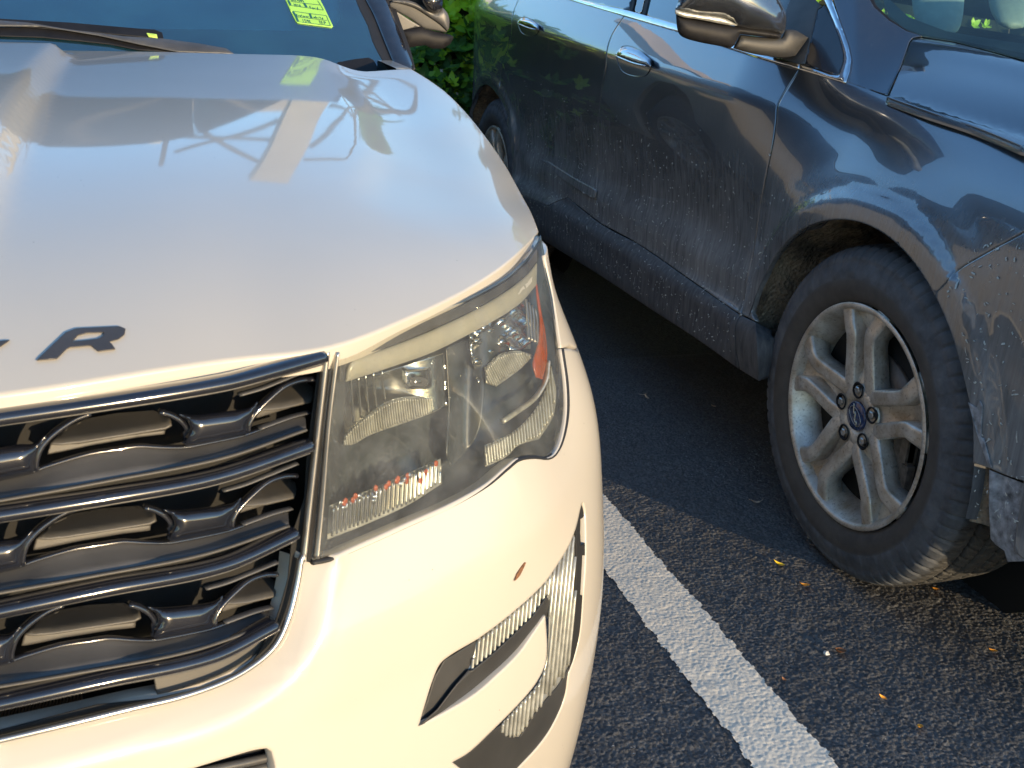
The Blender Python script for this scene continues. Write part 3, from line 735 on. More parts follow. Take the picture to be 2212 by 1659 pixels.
# repeating rows: plates with a wavy upper rim, bridges, blades
rows = [(0, 0, 1.0), (-83 / 3.024, 617 / 3.024, .985), (-150 / 3.024, 1240 / 3.024, .955)]
def RT(r, P, px=0.0):
    du, dv, k = rows[r]
    return [(u * k + du + (1 - k) * 0, dv + 713.2 + (v - 713.2) * 1.0 + (u * (1 - k)) * .35) for u, v in P]
for r in range(3):
    wav = ZD(-300,1130) + ZG(0,968,110,945,215,918,290,890,400,855,500,825,600,800,760,775,900,755,1050,762,1200,762,1300,745,1450,715,1600,680,1750,625,1880,575,1995,545)
    low = ZD(-300,1132) + ZG(0,1112,700,985,1450,836,2000,650)
    W = RT(r, wav); Lo = RT(r, low)
    W = smooth_line(W, False, step=12); Lo = smooth_line(Lo, False, step=12)
    n = 80
    def rs(L): s = np.linspace(0, 1, n) * (len(L) - 1); return np.stack([np.interp(s, np.arange(len(L)), L[:, k]) for k in (0, 1)], 1)
    W, Lo = rs(W), rs(Lo)
    A = NOSE.at(W, .034); Mi = NOSE.at(W * .35 + Lo * .65, .020); Bq = NOSE.at(Lo, .007); Cq = NOSE.at(Lo + [0, 5], .012)
    V = np.vstack([A, Mi, Bq, Cq]); F = [(j * n + i, j * n + i + 1, (j + 1) * n + i + 1, (j + 1) * n + i) for j in range(3) for i in range(n - 1)]
    gput(mk('plate', V, F, M_SATIN, None))
    gput(rbar('plate_rim', NOSE, RT(r, wav), M_GLOSS, None, .0016, .003, .032, 8))
    gput(rbar('plate_lip', NOSE, RT(r, low), M_BLADE, None, .0012, .002, .006, 8))
    # bridges: curved gloss pieces
    for br in (ZG(1170,550,1250,558,1400,545,1620,512,1680,470,1650,560,1615,620,1612,665,1600,682,1270,748,1215,752,1215,700,1240,640,1225,585), ZG(-560,960,-400,835,-200,800,120,752,225,745,300,690,255,770,228,850,222,915,200,930,-60,985,-400,1040)):
        gput(rpatch('bridge', NOSE, RT(r, br), M_GLOSS, None, depth=.018, thick=.02, res=9, bulge=.010, lip=.001))
    # arching rims around the openings
    for arc in (ZG(222,915,228,860,262,770,330,690,420,620,500,572,590,540), ZG(1040,530,1110,550,1180,592,1218,640,1222,690,1212,740), ZG(1612,665,1625,600,1670,530,1760,440,1860,360,1960,325,2050,320)):
        gput(rbar('opening_rim', NOSE, RT(r, arc), M_GLOSS, None, .0022, .004, .022, 8))
    for bl, d in ((ZG(310,812,330,742,520,738,800,690,1080,652,1075,680,900,700,600,752,420,790), .040), (ZG(335,742,440,640,560,585,760,548,1000,530,1105,575,1116,622,1080,642,800,688,520,732,400,744), .032),
                  (ZG(1675,570,1682,525,1760,520,1850,505,1900,500,1700,560), .040), (ZG(1690,520,1780,425,1880,362,2000,350,2038,370,2045,420,2030,468,1850,510,1760,520), .032)):
        edge_ = np.array(RT(r, ZG(310,760,400,746,520,734,800,690,1080,644,1116,624) if bl[0][0] < 300 else ZG(1690,525,1760,522,1850,512,2030,470)))
        df = (lambda u, v, e_=edge_, d=d: d + .0003 * min(10.5, dd_(u, v, e_)) + .0008 * max(0, dd_(u, v, e_) - 10.5)) if d < .035 else d
        gput(rpatch('blade', NOSE, RT(r, bl), M_BLADE, None, depth=df, thick=.012, res=6, bulge=0, sm=False, lip=.0012))
    gput(rbar('thin_slat', NOSE, RT(r, ZG(1690,640,1800,600,1900,565,2015,535)), M_SATIN, None, .0012, .004, .028, 6))
    gput(rbar('thin_slat', NOSE, RT(r, ZG(1560,420,1700,380,1850,320,2050,240)), M_SATIN, None, .0014, .004, .022, 6))
gput(rpatch('corner_plate', NOSE, ZL(1032,958,1250,905,1430,850,1600,780,1780,690,1740,780,1650,870,1560,940,1420,1010,1250,1065,1060,1115), M_BLADE, None, depth=.022, thick=.004, res=10, sm=False))
V, F = [], []
for k in range(26):           # radiator fins low in the opening
    u = -10 + k * 7.4; v = 1152 + (1275 - (k * 7.4) * .62) / 3.1016
    a, b = box_vf(NOSE.at([(u, v)], .055)[0], (.0012, .02, .010)); o = len(V); V += list(a); F += [tuple(i + o for i in q) for q in b]
tag(gput(mk('radiator_fins', V, F, plain('radiator_fin', (.12, .08, .05), .6, metal=.4), None, smooth=False)), kind='stuff')

# middle run of the grille up to the car's centre line, then the far half
def midrun(L, mat, hw, hd, depth, name):
    a0, b0 = NOSE.par([L[0]])[0]; A = np.linspace(a0 + .004, -a0 - .004, 40); P = front_fn(A, np.full_like(A, b0)); P[:, 1] += depth
    return gput(recalc(mk(name, *sweep_vf(P, circ(hd, 12, hw)), mat, None)))
mids = [midrun(L, M_GLOSS, .0052, .010, .005, 'bar') for L in bars] + [midrun([(u, v + 17) for u, v in L], M_SATIN, .0013, .004, .008, 'bar_lip') for L in bars]
for r in range(3):
    z0 = NOSE.par([RT(r, ZD(-300, 1132))[0]])[0]; z1 = NOSE.par([RT(r, ZD(-300, 1030))[0]])[0]
    A = np.linspace(z0[0], -z0[0], 40); V = []
    for b, d in ((z1[1], .034), (z0[1] + .008, .018), (z0[1], .007)): q = front_fn(A, np.full_like(A, b)); q[:, 1] += d; V.append(q)
    gput(mk('plate', np.vstack(V), [(j * 40 + i, j * 40 + i + 1, (j + 1) * 40 + i + 1, (j + 1) * 40 + i) for j in range(2) for i in range(39)], M_BLK, None)); mids.append(G.children[-1])
a0 = NOSE.par([fro[0]])[0]; A = np.linspace(a0[0] + .01, -a0[0] - .01, 30); V = []
for b in (.93, a0[1] - .02): q = front_fn(A, np.full_like(A, b)); q[:, 1] += .07; V.append(q)
gput(mk('backing', np.vstack(V), [(i, i + 1, 31 + i, 30 + i) for i in range(29)], M_VOID, None)); mids.append(G.children[-1])
V = []
for b, d in ((a0[1] + .03, .018), (a0[1] - .005, .010), (a0[1] - .012, .02)): q = front_fn(A, np.full_like(A, b)); q[:, 1] += d; V.append(q)
gput(mk('frame', np.vstack(V), [(j * 30 + i, j * 30 + i + 1, (j + 1) * 30 + i + 1, (j + 1) * 30 + i) for j in range(2) for i in range(29)], M_BLK, None)); mids.append(G.children[-1])
_mid = set(o.name for o in mids)
for o in [k for k in G.children if k.name not in _mid]:
    c = o.copy(); COL.objects.link(c); c.scale[0] = -1; c.location[0] = -1.0 - (G.location[0] + WC.location[0])

# ---- lettering on the hood edge: R and the end of the E before it
rpatch('badge_letter', HOOD, Z1(160,1556,232,1487,285,1437,330,1420,515,1411,540,1421,536,1445,510,1465,472,1476,497,1508,425,1517,395,1492,300,1500,285,1508,245,1549), M_BADGE, WC, depth=-.003, thick=.003, res=7,
       holes=[Z1(308,1478,335,1448,375,1438,450,1435,447,1452,425,1464,385,1470)], sm=False, lip=.0006, inset=1.5)
rpatch('badge_letter', HOOD, Z1(-130,1490,40,1470,0,1497,-128,1516,-142,1532,-22,1513,-44,1534,-160,1553,-172,1568,-45,1548,-72,1572,-228,1598,-150,1500), M_BADGE, WC, depth=-.003, thick=.003, res=7, sm=False, lip=.0006, inset=1.5)

# ------------------------------------------------------------------ dark car
HUB = np.array([1.776, .36]); HUBR = np.array([4.58, .36]); RARCH = .42
_pz = np.array([.15, .20, .24, .28, .315, .35, .40, .445, .462, .475, .52, .56, .60, .66, .72, .80, .86])
_px = np.array([1.43, 1.40, 1.355, 1.318, 1.297, 1.291, 1.292, 1.299, 1.312, 1.317, 1.316, 1.321, 1.330, 1.328, 1.319, 1.306, 1.300])
_lo = Spl(_pz, _px)
_fz = np.array([.15, .22, .30, .40, .55, .70, .78, .84, .90, .95, 1.0, 1.06, 1.12])
_fx = np.array([1.40, 1.35, 1.318, 1.308, 1.306, 1.304, 1.309, 1.322, 1.343, 1.367, 1.398, 1.445, 1.49])
_fe = Spl(_fz, _fx)
def dark_fn(a, b):
    y = np.asarray(a, float); z = np.asarray(b, float)
    zc = .845 + .05 * y; zb = .88 + .074 * y
    lo = _lo(np.minimum(z, .86))
    t = np.clip((z - .86) / (zc - .86 + 1e-6), 0, 1); lo = lo - .003 * t * np.where(z > .86, 1, 0)
    e = z - zc; s = .006
    up = .40 * (np.sqrt(e * e + s * s) + e) / 2 * 1.0
    e2 = z - zb; up = up + .16 * (np.sqrt(e2 * e2 + s * s) + e2) / 2
    door = lo + up
    fen = _fe(z)
    wf = 1 - sstep(y, 1.95, 2.42); wf = wf * sstep(z, .56, .64) + (1 - sstep(y, 1.9, 2.3)) * (1 - sstep(z, .56, .64))
    x = door * (1 - wf) + fen * wf
    wq = sstep(y, 4.0, 4.35) * (1 - sstep(z, .62, .72)); x = x * (1 - wq) + (1.308) * wq
    for h in (HUB, HUBR):
        r = np.hypot(y - h[0], z - h[1]); x = x - .011 * (1 - sstep(r, .462, .482)) * sstep(z, .32, .40) - .006 * (1 - sstep(r, .482, .56)) * sstep(z, .5, .6)
    x = x + .5 * np.maximum(0, 1.3 - y)**2 + 2.5 * np.maximum(0, 1.0 - y)**2 + .6 * np.maximum(0, y - 4.75)**2 + 6 * np.maximum(0, y - 5.2)**2
    return np.stack([x, y, z], -1)
SIDE = Env(dark_fn, np.linspace(.80, 5.5, 300), np.linspace(.16, 1.45, 150), (2.2, 3, .6))
DC = thing('parked_car', (2.2, 3.1, 0), 'dusty dark blue car parked beside the white one, silver split-spoke wheel and scuffed bumper corner', 'car')
def par(px, sm=True): return SIDE.par(smooth_line(px, False, step=6) if sm else px)
def arc(c, r, a0, a1, n=40): t = np.radians(np.linspace(a0, a1, n)); return np.stack([c[0] + r * np.cos(t), c[1] + r * np.sin(t)], 1)
def ang(c, p): return math.degrees(math.atan2(p[1] - c[1], p[0] - c[0]))
def dpan(name, ring, mat=M_DARK, res=.016, holes=(), flange=.012, off=0.0, **kw):
    rs = [np.vstack(ring) if isinstance(ring, list) else ring]; R = rs[0]; d = np.linalg.norm(np.roll(R, -1, 0) - R, axis=1); R = R[d > .0012]
    R = resample(R, res * .8)
    V, F = tri2d([R], res, .003); P = SIDE.fn(V[:, 0], V[:, 1]); N = SIDE.nrm(V); P = P + N * off
    g = np.cross(P[F[:, 1]] - P[F[:, 0]], P[F[:, 2]] - P[F[:, 0]])
    if (g * N[F[:, 0]]).sum() < 0: F = F[:, ::-1]
    return finish_patch(name, P, F, N, None, flange, .0012, mat, DC, True)
fd_front = Z2(1243,297,1150,450,1141,520,1130,600,1110,700,1092,790,1072,900,1050,1050,1018,1200,992,1352)
fd_rear = Z2(484,70,432,150,411,215,405,300,386,400,376,500,372,600,370,700,366,860,378,958)
bot_f = Z2(380,960,560,1060,760,1198,960,1338,990,1356)
belt_f = ZO(1488,186,2122,370) + ZM(1250,603,1768,757) + Z2(1243,297)
e = .0022
A_ = par(belt_f); B_ = par(fd_front) + [e, 0]; C_ = par(bot_f)[::-1]; D_ = par(fd_rear)[::-1] - [e, 0]
FDOOR = dpan('front_door', [A_, B_, C_, D_])
rd_rear = ZO(300,-90,268,0,222,110,196,230,188,330,150,560,92,700,62,850,55,1000)
rd_r = par(rd_rear)
k0 = rd_r[-1]; a0 = ang(HUBR, k0)
rb_ = par(Z2(95,862,150,888,200,865,240,852,376,956))
a1 = ang(HUBR, rb_[0])
arcp = arc(HUBR, .425, a0 % 360, a1 % 360, 24) if True else None
beltr = par(ZO(300,-90,880,-5,1484,182))
RDOOR = dpan('rear_door', [beltr, par(fd_rear) + [e, 0], rb_[::-1], arcp[::-1], rd_r[::-1] - [e, 0]])
QP = dpan('rear_quarter_panel', [rd_r + [e, 0], arc(HUBR, .42, a0, 0, 50), np.array([(5.1, .40), (5.45, .42), (5.5, .9), (5.45, 1.40), (4.6, 1.40), (rd_r[0][0] + .02, 1.30)])])
hg = Z2(1246,300,1440,353,1610,414,1800,474,2000,539,2212,624)
hgp = par(hg)
bg = Z2(2212,1000,2050,1090,1930,1163,1855,1238); bgp = par(bg)
ps = par(Z2(1060, 1392, 1061, 1393), False)[0]
F0 = ang(HUB, bgp[-1]) % 360; F1 = ang(HUB, ps)
FEND = dpan('fender', [hgp, np.array([(1.38, .965), (1.28, .95), (1.28, .90)]), bgp, arc(HUB, RARCH, F0, F1, 70), par(Z2(1050,1385,996,1356)), par(fd_front)[::-1] - [e, 0]])
BMP = dpan('front_bumper', [bgp[::-1] - [0, .003], np.array([(1.28, .895), (1.24, .90), (.84, .86), (.82, .40), (1.0, .30), (1.25, .33)]), par(ZW(1252,1098,1180,1075,1104,1042)), arc(HUB, RARCH, ang(HUB, par(ZW(1104, 1042, 1105, 1043), False)[0]) % 360, F0, 30)], flange=.02)
rock_top = Z2(100,868,150,893,200,870,240,857,380,967,560,1067,760,1205,960,1345,985,1362)
rt = par(rock_top)
rock_bot = par(Z2(978,1592,800,1465,600,1335,370,1183,140,1040,100,1000))
ROCK = dpan('rocker_cladding', [rt, rock_bot, arc(HUBR, .425, ang(HUBR, rock_bot[-1]) % 360, ang(HUBR, rt[0]) % 360, 8)], M_CLAD, flange=.03, res=.014)
dpan('mud_guard', [par(Z2(990,1364,1052,1394,1057,1480,1066,1645,1010,1612,984,1595))], M_CLAD, flange=.05, res=.012)
SC = plain('scuffed_grey_plastic', (.21, .22, .24), .6, var=.7, sc=55, bump=.4, bsc=160)
def dback(V): return V
rpatch('bumper_lip', SIDE, ZW(1102,1052,1150,1072,1252,1112,1400,1150,1700,1200,1700,1500,1400,1475,1252,1447,1181,1450,1168,1402,1128,1375,1108,1350,1100,1200), SC, DC, depth=.006, thick=.12, res=12, sm=False)
rpatch('broken_tab', SIDE, ZW(1010,757,1040,778,1048,780,1060,748,1072,770,1066,910,1078,915,1112,1040,1097,1032,1068,950,1050,900), SC, DC, depth=-.004, thick=.02, res=8, sm=False)
dpan('headlight', [np.array([(1.272, .958), (1.272, .906), (1.24, .904), (.845, .866), (.845, .94)])], M_GLOSS)
# creased lower moulding on the rear door
rpatch('door_wedge', SIDE, Z2(118,684,160,700,260,765,366,822,358,858,300,830,200,760), M_DARK, DC, depth=lambda u, v: -.002 - .00016 * max(0, (u - 1165)), thick=.02, res=6, sm=False)
# chrome, glass and black trim above the belt
rpatch('belt_strip', SIDE, ZO(760,-60,880,-30,1200,50,1555,128,2112,288) + ZM(1250,560,1540,640,1790,702,1785,750,1250,596) + ZO(2120,364,1490,180,1100,70,700,-50), M_CHROME, DC, depth=-.004, thick=.012, res=7, sm=False, bulge=.003)
rpatch('window_frame_trim', SIDE, ZN(100,-60,120,0,200,180,280,380,330,560,330,650,292,757,268,795,180,788,0,722) + ZM(1795,705,1790,752) + ZN(0,765,345,870,385,750,402,620,372,480,290,250,200,0,175,-60), M_CHROME, DC, depth=-.004, thick=.012, res=7, sm=False, bulge=.003)
rpatch('quarter_window', SIDE, ZM(1993,100,2048,76) + ZN(122,55,200,188,278,384,326,560,326,650,288,752,262,788,100,748) + ZM(1856,690), M_GLOSS, DC, depth=.004, thick=.01, res=9, sm=False)
rpatch('mirror_panel', SIDE, ZM(1690,-90,1960,-90,1965,0,2036,70,1988,100,1852,694,1750,690,1600,640,1600,300,1640,130,1690,0), M_SATIN, DC, depth=.002, thick=.012, res=12, sm=False)
rpatch('front_side_window', SIDE, ZM(122,172,470,272,900,420,1250,565,1600,640,1700,0,1720,-150,190,-150,160,0), M_SIDEG, DC, depth=.008, thick=.004, res=16, sm=False)
rpatch('rear_side_window', SIDE, ZO(800,-90,940,-20,1200,48,1553,126,1620,-90), M_SIDEG, DC, depth=.008, thick=.004, res=14, sm=False)
rpatch('window_divider', SIDE, ZO(1555,128,1600,140,1650,-90,1618,-90), M_BLK, DC, depth=.002, thick=.01, res=8, sm=False)
rpatch('rear_side_window', SIDE, ZO(1600,140,1705,166,1765,-90,1650,-90), M_SIDEG, DC, depth=.008, thick=.004, res=8, sm=False)
rpatch('window_divider', SIDE, ZO(1705,164,1748,186,1815,-90,1765,-90), M_BLK, DC, depth=.002, thick=.01, res=8, sm=False)
# teal slab behind the side glass, its colour standing in for reflected sky
rpatch('seat', SIDE, ZM(150,-200,130,300,470,420,900,500,1000,-200), plain('teal_sky_reflection', (.26, .42, .42), .6), DC, depth=.25, thick=.12, res=30, sm=False)
rpatch('pillar_panel', SIDE, ZN(205,-60,232,40,294,250,376,480,406,620,391,750,352,870,780,998,800,955,918,700,1008,440,1045,395,1140,380,980,330,800,220,640,80,560,-60), M_DARK, DC,
       depth=lambda u, v: .002 + .00022 * max(0, u - 1850)**1.0 + .0000012 * max(0, u - 1840)**2, thick=.02, res=8, sm=False)
# hood of the dark car
def dh_fn(a, b):
    x = np.asarray(a, float); y = np.asarray(b, float)
    ze = .885 + .067 * y
    s = np.abs(x - 2.22) ; t = np.clip((.825 - s), 0, 2)
    z = ze + .085 * (1 - np.exp(-t / .13)) + .05 * t / .8 - .9 * np.maximum(0, 1.15 - y)**2 + .012 * np.exp(-((s - .62) / .05)**2)
    return np.stack([x, y, z], -1)
DH = Env(dh_fn, np.linspace(1.38, 3.1, 120), np.linspace(.85, 2.5, 110), (2.2, 1.8, 0))
h1 = dark_fn(hgp[:, 0], hgp[:, 1]); h1 = h1[h1[:, 1] < 1.915]
g1 = DH.par(smooth_line(Z2(1622,416,1800,478,2000,543,2212,628), False, step=6))
g2 = DH.par(smooth_line(ZN(2500,720,2212,650,1900,560,1500,455,1150,397,1052,406,1020,445,930,700,802,1006), False, step=6))
hr = np.vstack([g1, [(1.40, 1.2), (1.5, .95), (2.2, .88), (2.94, .95), (3.03, 1.2), (3.03, 1.9), (2.6, 1.98)], g2])
Rr = resample(hr[np.linalg.norm(np.roll(hr, -1, 0) - hr, axis=1) > .001], .015)
V, F = tri2d([Rr], .02, .003); P = dh_fn(V[:, 0], V[:, 1]); N = DH.nrm(V)
g = np.cross(P[F[:, 1]] - P[F[:, 0]], P[F[:, 2]] - P[F[:, 0]])
if (g * N[F[:, 0]]).sum() < 0: F = F[:, ::-1]
finish_patch('hood', P, F, N, None, .015, .0015, M_DARK, DC, True)
# windscreen and cabin of the dark car
def dw_fn(a, b):
    x = np.asarray(a, float); t = np.asarray(b, float)
    s = (x - 2.22) / .8
    return np.stack([x, 1.93 + .16 * s * s + .86 * t, 1.075 - .03 * s * s + .50 * t], -1)
DW = Env(dw_fn, np.linspace(1.3, 3.0, 60), np.linspace(-.15, .9, 60))
rpatch('windscreen', DW, ZN(560,-80,640,80,800,220,980,330,1140,382,1500,440,1900,545,2212,630,2900,800,2900,-80), M_DWSCR, DC, depth=0, thick=.005, res=16, sm=False)
rpatch('windscreen_seal', DW, ZN(540,-80,625,85,790,226,975,338,1140,388,1142,378,985,318,815,205,665,60,600,-80), M_BLK, DC, depth=-.002, thick=.006, res=8, sm=False)
rpatch('wiper_cowl', DW, ZN(1142,392,1500,452,1900,556,2212,650,2900,830,2900,800,2212,560,1900,500,1500,420,1180,380), M_BLK, DC, depth=.012, thick=.006, res=12, sm=False)
seatm = plain('grey_green_leather', (.22, .27, .24), .55, var=.12)
rpatch('seat', DW, ZN(1030,-200,1060,150,1150,330,1260,385,1440,380,1530,300,1575,120,1590,-200), seatm, DC, depth=.35, thick=.14, res=14, bulge=.05)
rpatch('seat', DW, ZN(1820,-200,1860,100,1940,250,2060,300,2200,290,2330,100,2350,-200), seatm, DC, depth=.6, thick=.14, res=16, bulge=.05)
rpatch('dashboard', DW, ZN(700,-100,800,160,960,300,1150,372,1500,430,2212,600,3000,800,3000,560,2000,430,1400,330,1000,180), plain('dashboard', (.035, .045, .045), .5), DC, depth=.12, thick=.2, res=26, sm=False)
# body core, roof, far side: plain shell the visible panels hang on
core = []
core.append(box_vf((2.22, 3.2, .62), (1.62, 1.72, .64)))
core.append(box_vf((2.22, 3.2, .62), (1.20, 4.2, .56)))
core.append(box_vf((2.22, 1.25, .72), (1.45, .62, .30)))
recalc(mk('underbody', *join(core), M_VOID, DC, smooth=False))
def shell(xc, hw, y0, y1, z0, z1, top_in, yf, yr, m, name, par_):
    # greenhouse as a tapered hexahedron with rounded profile
    rows = []
    for t, k in ((0, 0), (.5, .35), (.85, .8), (1, 1.35), ):
        z = z0 + (z1 - z0) * t; h = hw - top_in * k * .75; rows.append((z, h, y0 + yf * min(k, 1.1), y1 - yr * min(k, 1.1)))
    V, F = [], []
    for z, h, a, b in rows: V += [(xc - h, a, z), (xc + h, a, z), (xc + h, b, z), (xc - h, b, z)]
    for j in range(len(rows) - 1):
        for i in range(4): F.append((j * 4 + i, j * 4 + (i + 1) % 4, (j + 1) * 4 + (i + 1) % 4, (j + 1) * 4 + i))
    F.append(tuple((len(rows) - 1) * 4 + i for i in range(4)))
    return recalc(mk(name, V, F, m, par_, smooth=False))
roofV = []
ROOFG = [(x, y) for y in np.linspace(2.75, 5.1, 12) for x in np.linspace(-1, 1, 15)]
V = [(2.22 + .62 * s, y, 1.70 - .10 * s**4 - .10 * ((y - 3.8) / 1.3)**2) for s, y in [(p[0], p[1]) for p in ROOFG]]
F = [(j * 15 + i, j * 15 + i + 1, (j + 1) * 15 + i + 1, (j + 1) * 15 + i) for j in range(11) for i in range(14)]
mk('roof', V, F, M_DARK, DC)
for s in (0, 1):
    V = []; n = 12
    for i in range(n):
        y = 2.15 + 3.0 * i / (n - 1); yt = 2.85 + 2.2 * i / (n - 1)
        V += [(3.03, y, 1.05 + .02 * i), (2.80, yt, 1.60 - .08 * ((yt - 3.8) / 1.3)**2)] if s else [(1.47 + .02, max(y, 2.9) + .3, 1.20), (1.62, max(yt, 2.9) + .15, 1.60 - .08 * ((yt - 3.8) / 1.3)**2)]
    F = [(2 * i, 2 * i + 1, 2 * i + 3, 2 * i + 2) for i in range(n - 1)]
    if s: mk('far_window', V, F, M_GLOSS, DC)
mk('far_side', [(3.12, .95, .3), (3.12, 5.3, .3), (3.14, 5.3, .85), (3.14, .95, .85), (3.03, 5.2, 1.2), (3.03, .95, .98)], [(0, 1, 2, 3), (3, 2, 4, 5)], M_DARK, DC, smooth=False)
nose = []
n = 24
V = []
for j, (z, o) in enumerate(((.165, .10), (.30, .02), (.6, -.03), (.85, .0), (.93, .10))):
    for i in range(n): s = -1 + 2 * i / (n - 1); V.append((2.22 + .82 * s, .84 + o + .34 * abs(s)**3.2, z + (.12 * abs(s)**5 if z < .25 else 0)))
F = [(j * n + i, j * n + i + 1, (j + 1) * n + i + 1, (j + 1) * n + i) for j in range(4) for i in range(n - 1)]
mk('front_fascia', V, F, M_DARK, DC)
mk('tailgate', [(1.45, 5.42, .35), (3.0, 5.42, .35), (3.0, 5.40, 1.1), (1.45, 5.40, 1.1), (2.8, 5.1, 1.62), (1.65, 5.1, 1.62)], [(0, 1, 2, 3), (3, 2, 4, 5)], M_DARK, DC, smooth=False)

# ---- door handles
M_HAND = plain('mirror_bright_handle', (.30, .32, .36), .08, metal=1, coat=1, var=.1)
def handle(T, name='door_handle', door=None):
    q = lambda *L: [((T[0] + (a - 1395) * T[2]) / 5.376 + 1069.8, (T[1] + (b - 635) * T[3]) / 5.376) for a, b in zip(L[::2], L[1::2])]
    k = T[4]
    h = rpatch(name, SIDE, q(1396,628,1450,560,1520,545,1620,568,1700,608,1800,690,1806,770,1745,768,1600,728,1400,652), M_HAND, door, depth=-.034 * k, thick=.016 * k, res=5, bulge=.014 * k, lip=.001)
    rpatch('handle_cup', SIDE, q(1400,650,1440,570,1480,535,1560,532,1700,590,1795,670,1812,740,1800,800,1765,860,1730,885,1600,882,1480,832,1430,745), M_GLOSS, h, depth=lambda u, v: -.0035, thick=.02, res=5, bulge=-.024 * k, lip=.001)
    rbar('handle_strip', SIDE, q(1400,648,1500,692,1620,737,1745,764), M_CHROME, h, .0022 * k, .003 * k, -.036 * k, 8)
    return h
handle((1395, 635, 1, 1, 1), door=FDOOR); handle((258, 262, .60, .62, 1), door=RDOOR)

# ---- door mirror of the dark car
def mr_fn(a, b):
    a = np.asarray(a, float); b = np.asarray(b, float); return np.stack([a, 2.20 + .35 * (a - 1.15)**2, b], -1)
MR = Env(mr_fn, np.linspace(.8, 1.6, 60), np.linspace(.9, 1.5, 60))
DM = rpatch('door_mirror', MR, ZM(500,-260,1000,-330,1400,-260,1500,-110,1565,0,1622,110,1641,180,1630,320,1602,368,1500,345,1110,292,1060,242,960,197,690,165,440,110,462,60,480,20), M_DARK, DC, depth=0, thick=.10, res=12, bulge=.055, lip=.002)
rpatch('indicator', MR, ZM(437,106,560,135,690,160,880,182,980,203,1060,243,1114,276,1000,268,700,210,520,182,442,152), M_CLR, DM, depth=-.020, thick=.03, res=5, bulge=.006, inset=1.5)
rpatch('mirror_shell', MR, ZM(448,156,520,186,700,214,1000,272,1110,294,1500,352,1602,382,1572,415,1400,400,1146,370,1070,500,1040,520,940,502,680,452,520,400,470,340), M_BLK, DM, depth=.0, thick=.08, res=10, bulge=.02)
rpatch('mirror_foot', MR, ZM(1148,378,1400,408,1602,412,1645,325,1740,330,1885,410,1820,500,1745,605,1600,622,1280,582,1072,522), M_TEX, DM, depth=.02, thick=.10, res=10, bulge=.015)

# ---- wheels
def tread_r(x, th):
    # th in degrees; x across (0 = outer face)
    c = (x - .122) / .1
    r = .3665 - .0035 * c * c - .010 * np.clip(abs(c) - .85, 0, 1)**1.5
    for gx, wd in ((.060, .0045), (.100, .0045), (.145, .0045), (.186, .0045)):
        r = r - .0065 * np.clip(1.4 - abs(x - gx) / wd, 0, 1)
    return r
def make_tyre():
    prof = [(.004, .2445), (-.002, .252), (-.008, .262), (-.0125, .278), (-.0135, .292), (-.0125, .296), (-.0138, .298), (-.0125, .312), (-.009, .324), (-.005, .334), (-.006, .336), (.000, .345), (.007, .3525), (.014, .357), (.0215, .3605)]
    xs = list(np.linspace(.028, .216, 64))
    inner = [(.226, .358), (.238, .345), (.248, .31), (.245, .27), (.235, .245)]
    n = 720; V = []; th = np.arange(n) * 360 / n
    cols = []
    for x, r in prof:
        rr = np.full(n, r)
        if r > .330:     # shoulder blocks biting into the sidewall
            ph = (th / 5.0) % 1; rr = rr - .0035 * (ph < .16) * min(1, (r - .330) / .02)
            xx = x + .0022 * (ph < .16)
        elif .296 < r < .33:
            xx = x + .0010 * (np.sin(np.radians(th) * 36) > .2)
        else: xx = np.full(n, x)
        cols.append((np.broadcast_to(xx, n), rr))
    for x in xs:
        r = np.full(n, tread_r(x, 0))
        blk = int(np.digitize(x, (.060, .100, .145, .186)))
        off = (0, 2.1, .7, 3.0, 1.4)[blk]; sk = (20, -60, 50, -60, 20)[blk]
        ph = ((th + off + x * sk * 1.2) / 5.0) % 1
        r = r - .0055 * ((ph < .14)) * (1 if blk in (0, 4) else (abs(((x - .02) * 1000) % 43 - 21) > 5))
        ph2 = ((th + off + 1.2 + x * sk) / 2.5) % 1; r = r - .0022 * (ph2 < .18) * (blk in (0, 1, 3, 4))
        cols.append((np.full(n, x), r))
    for x, r in inner: cols.append((np.full(n, x), np.full(n, r)))
    m = len(cols); X = np.stack([c[0] for c in cols], 1); R = np.stack([c[1] for c in cols], 1)
    T = np.radians(th)[:, None]
    Y = R * np.cos(T); Z = R * np.sin(T)
    fl = np.clip(-.3585 - Z, 0, 1); Z = np.maximum(Z, -.3590); X = X - .35 * fl * (X < .1) * 0
    V = np.stack([X, Y, Z], -1).reshape(-1, 3)
    I = np.arange(n)[:, None] * m + np.arange(m - 1)[None]; J = (np.arange(n)[:, None] + 1) % n * m + np.arange(m - 1)[None]
    F = np.stack([I, J, J + 1, I + 1], -1).reshape(-1, 4)
    return V, F
TY = make_tyre()
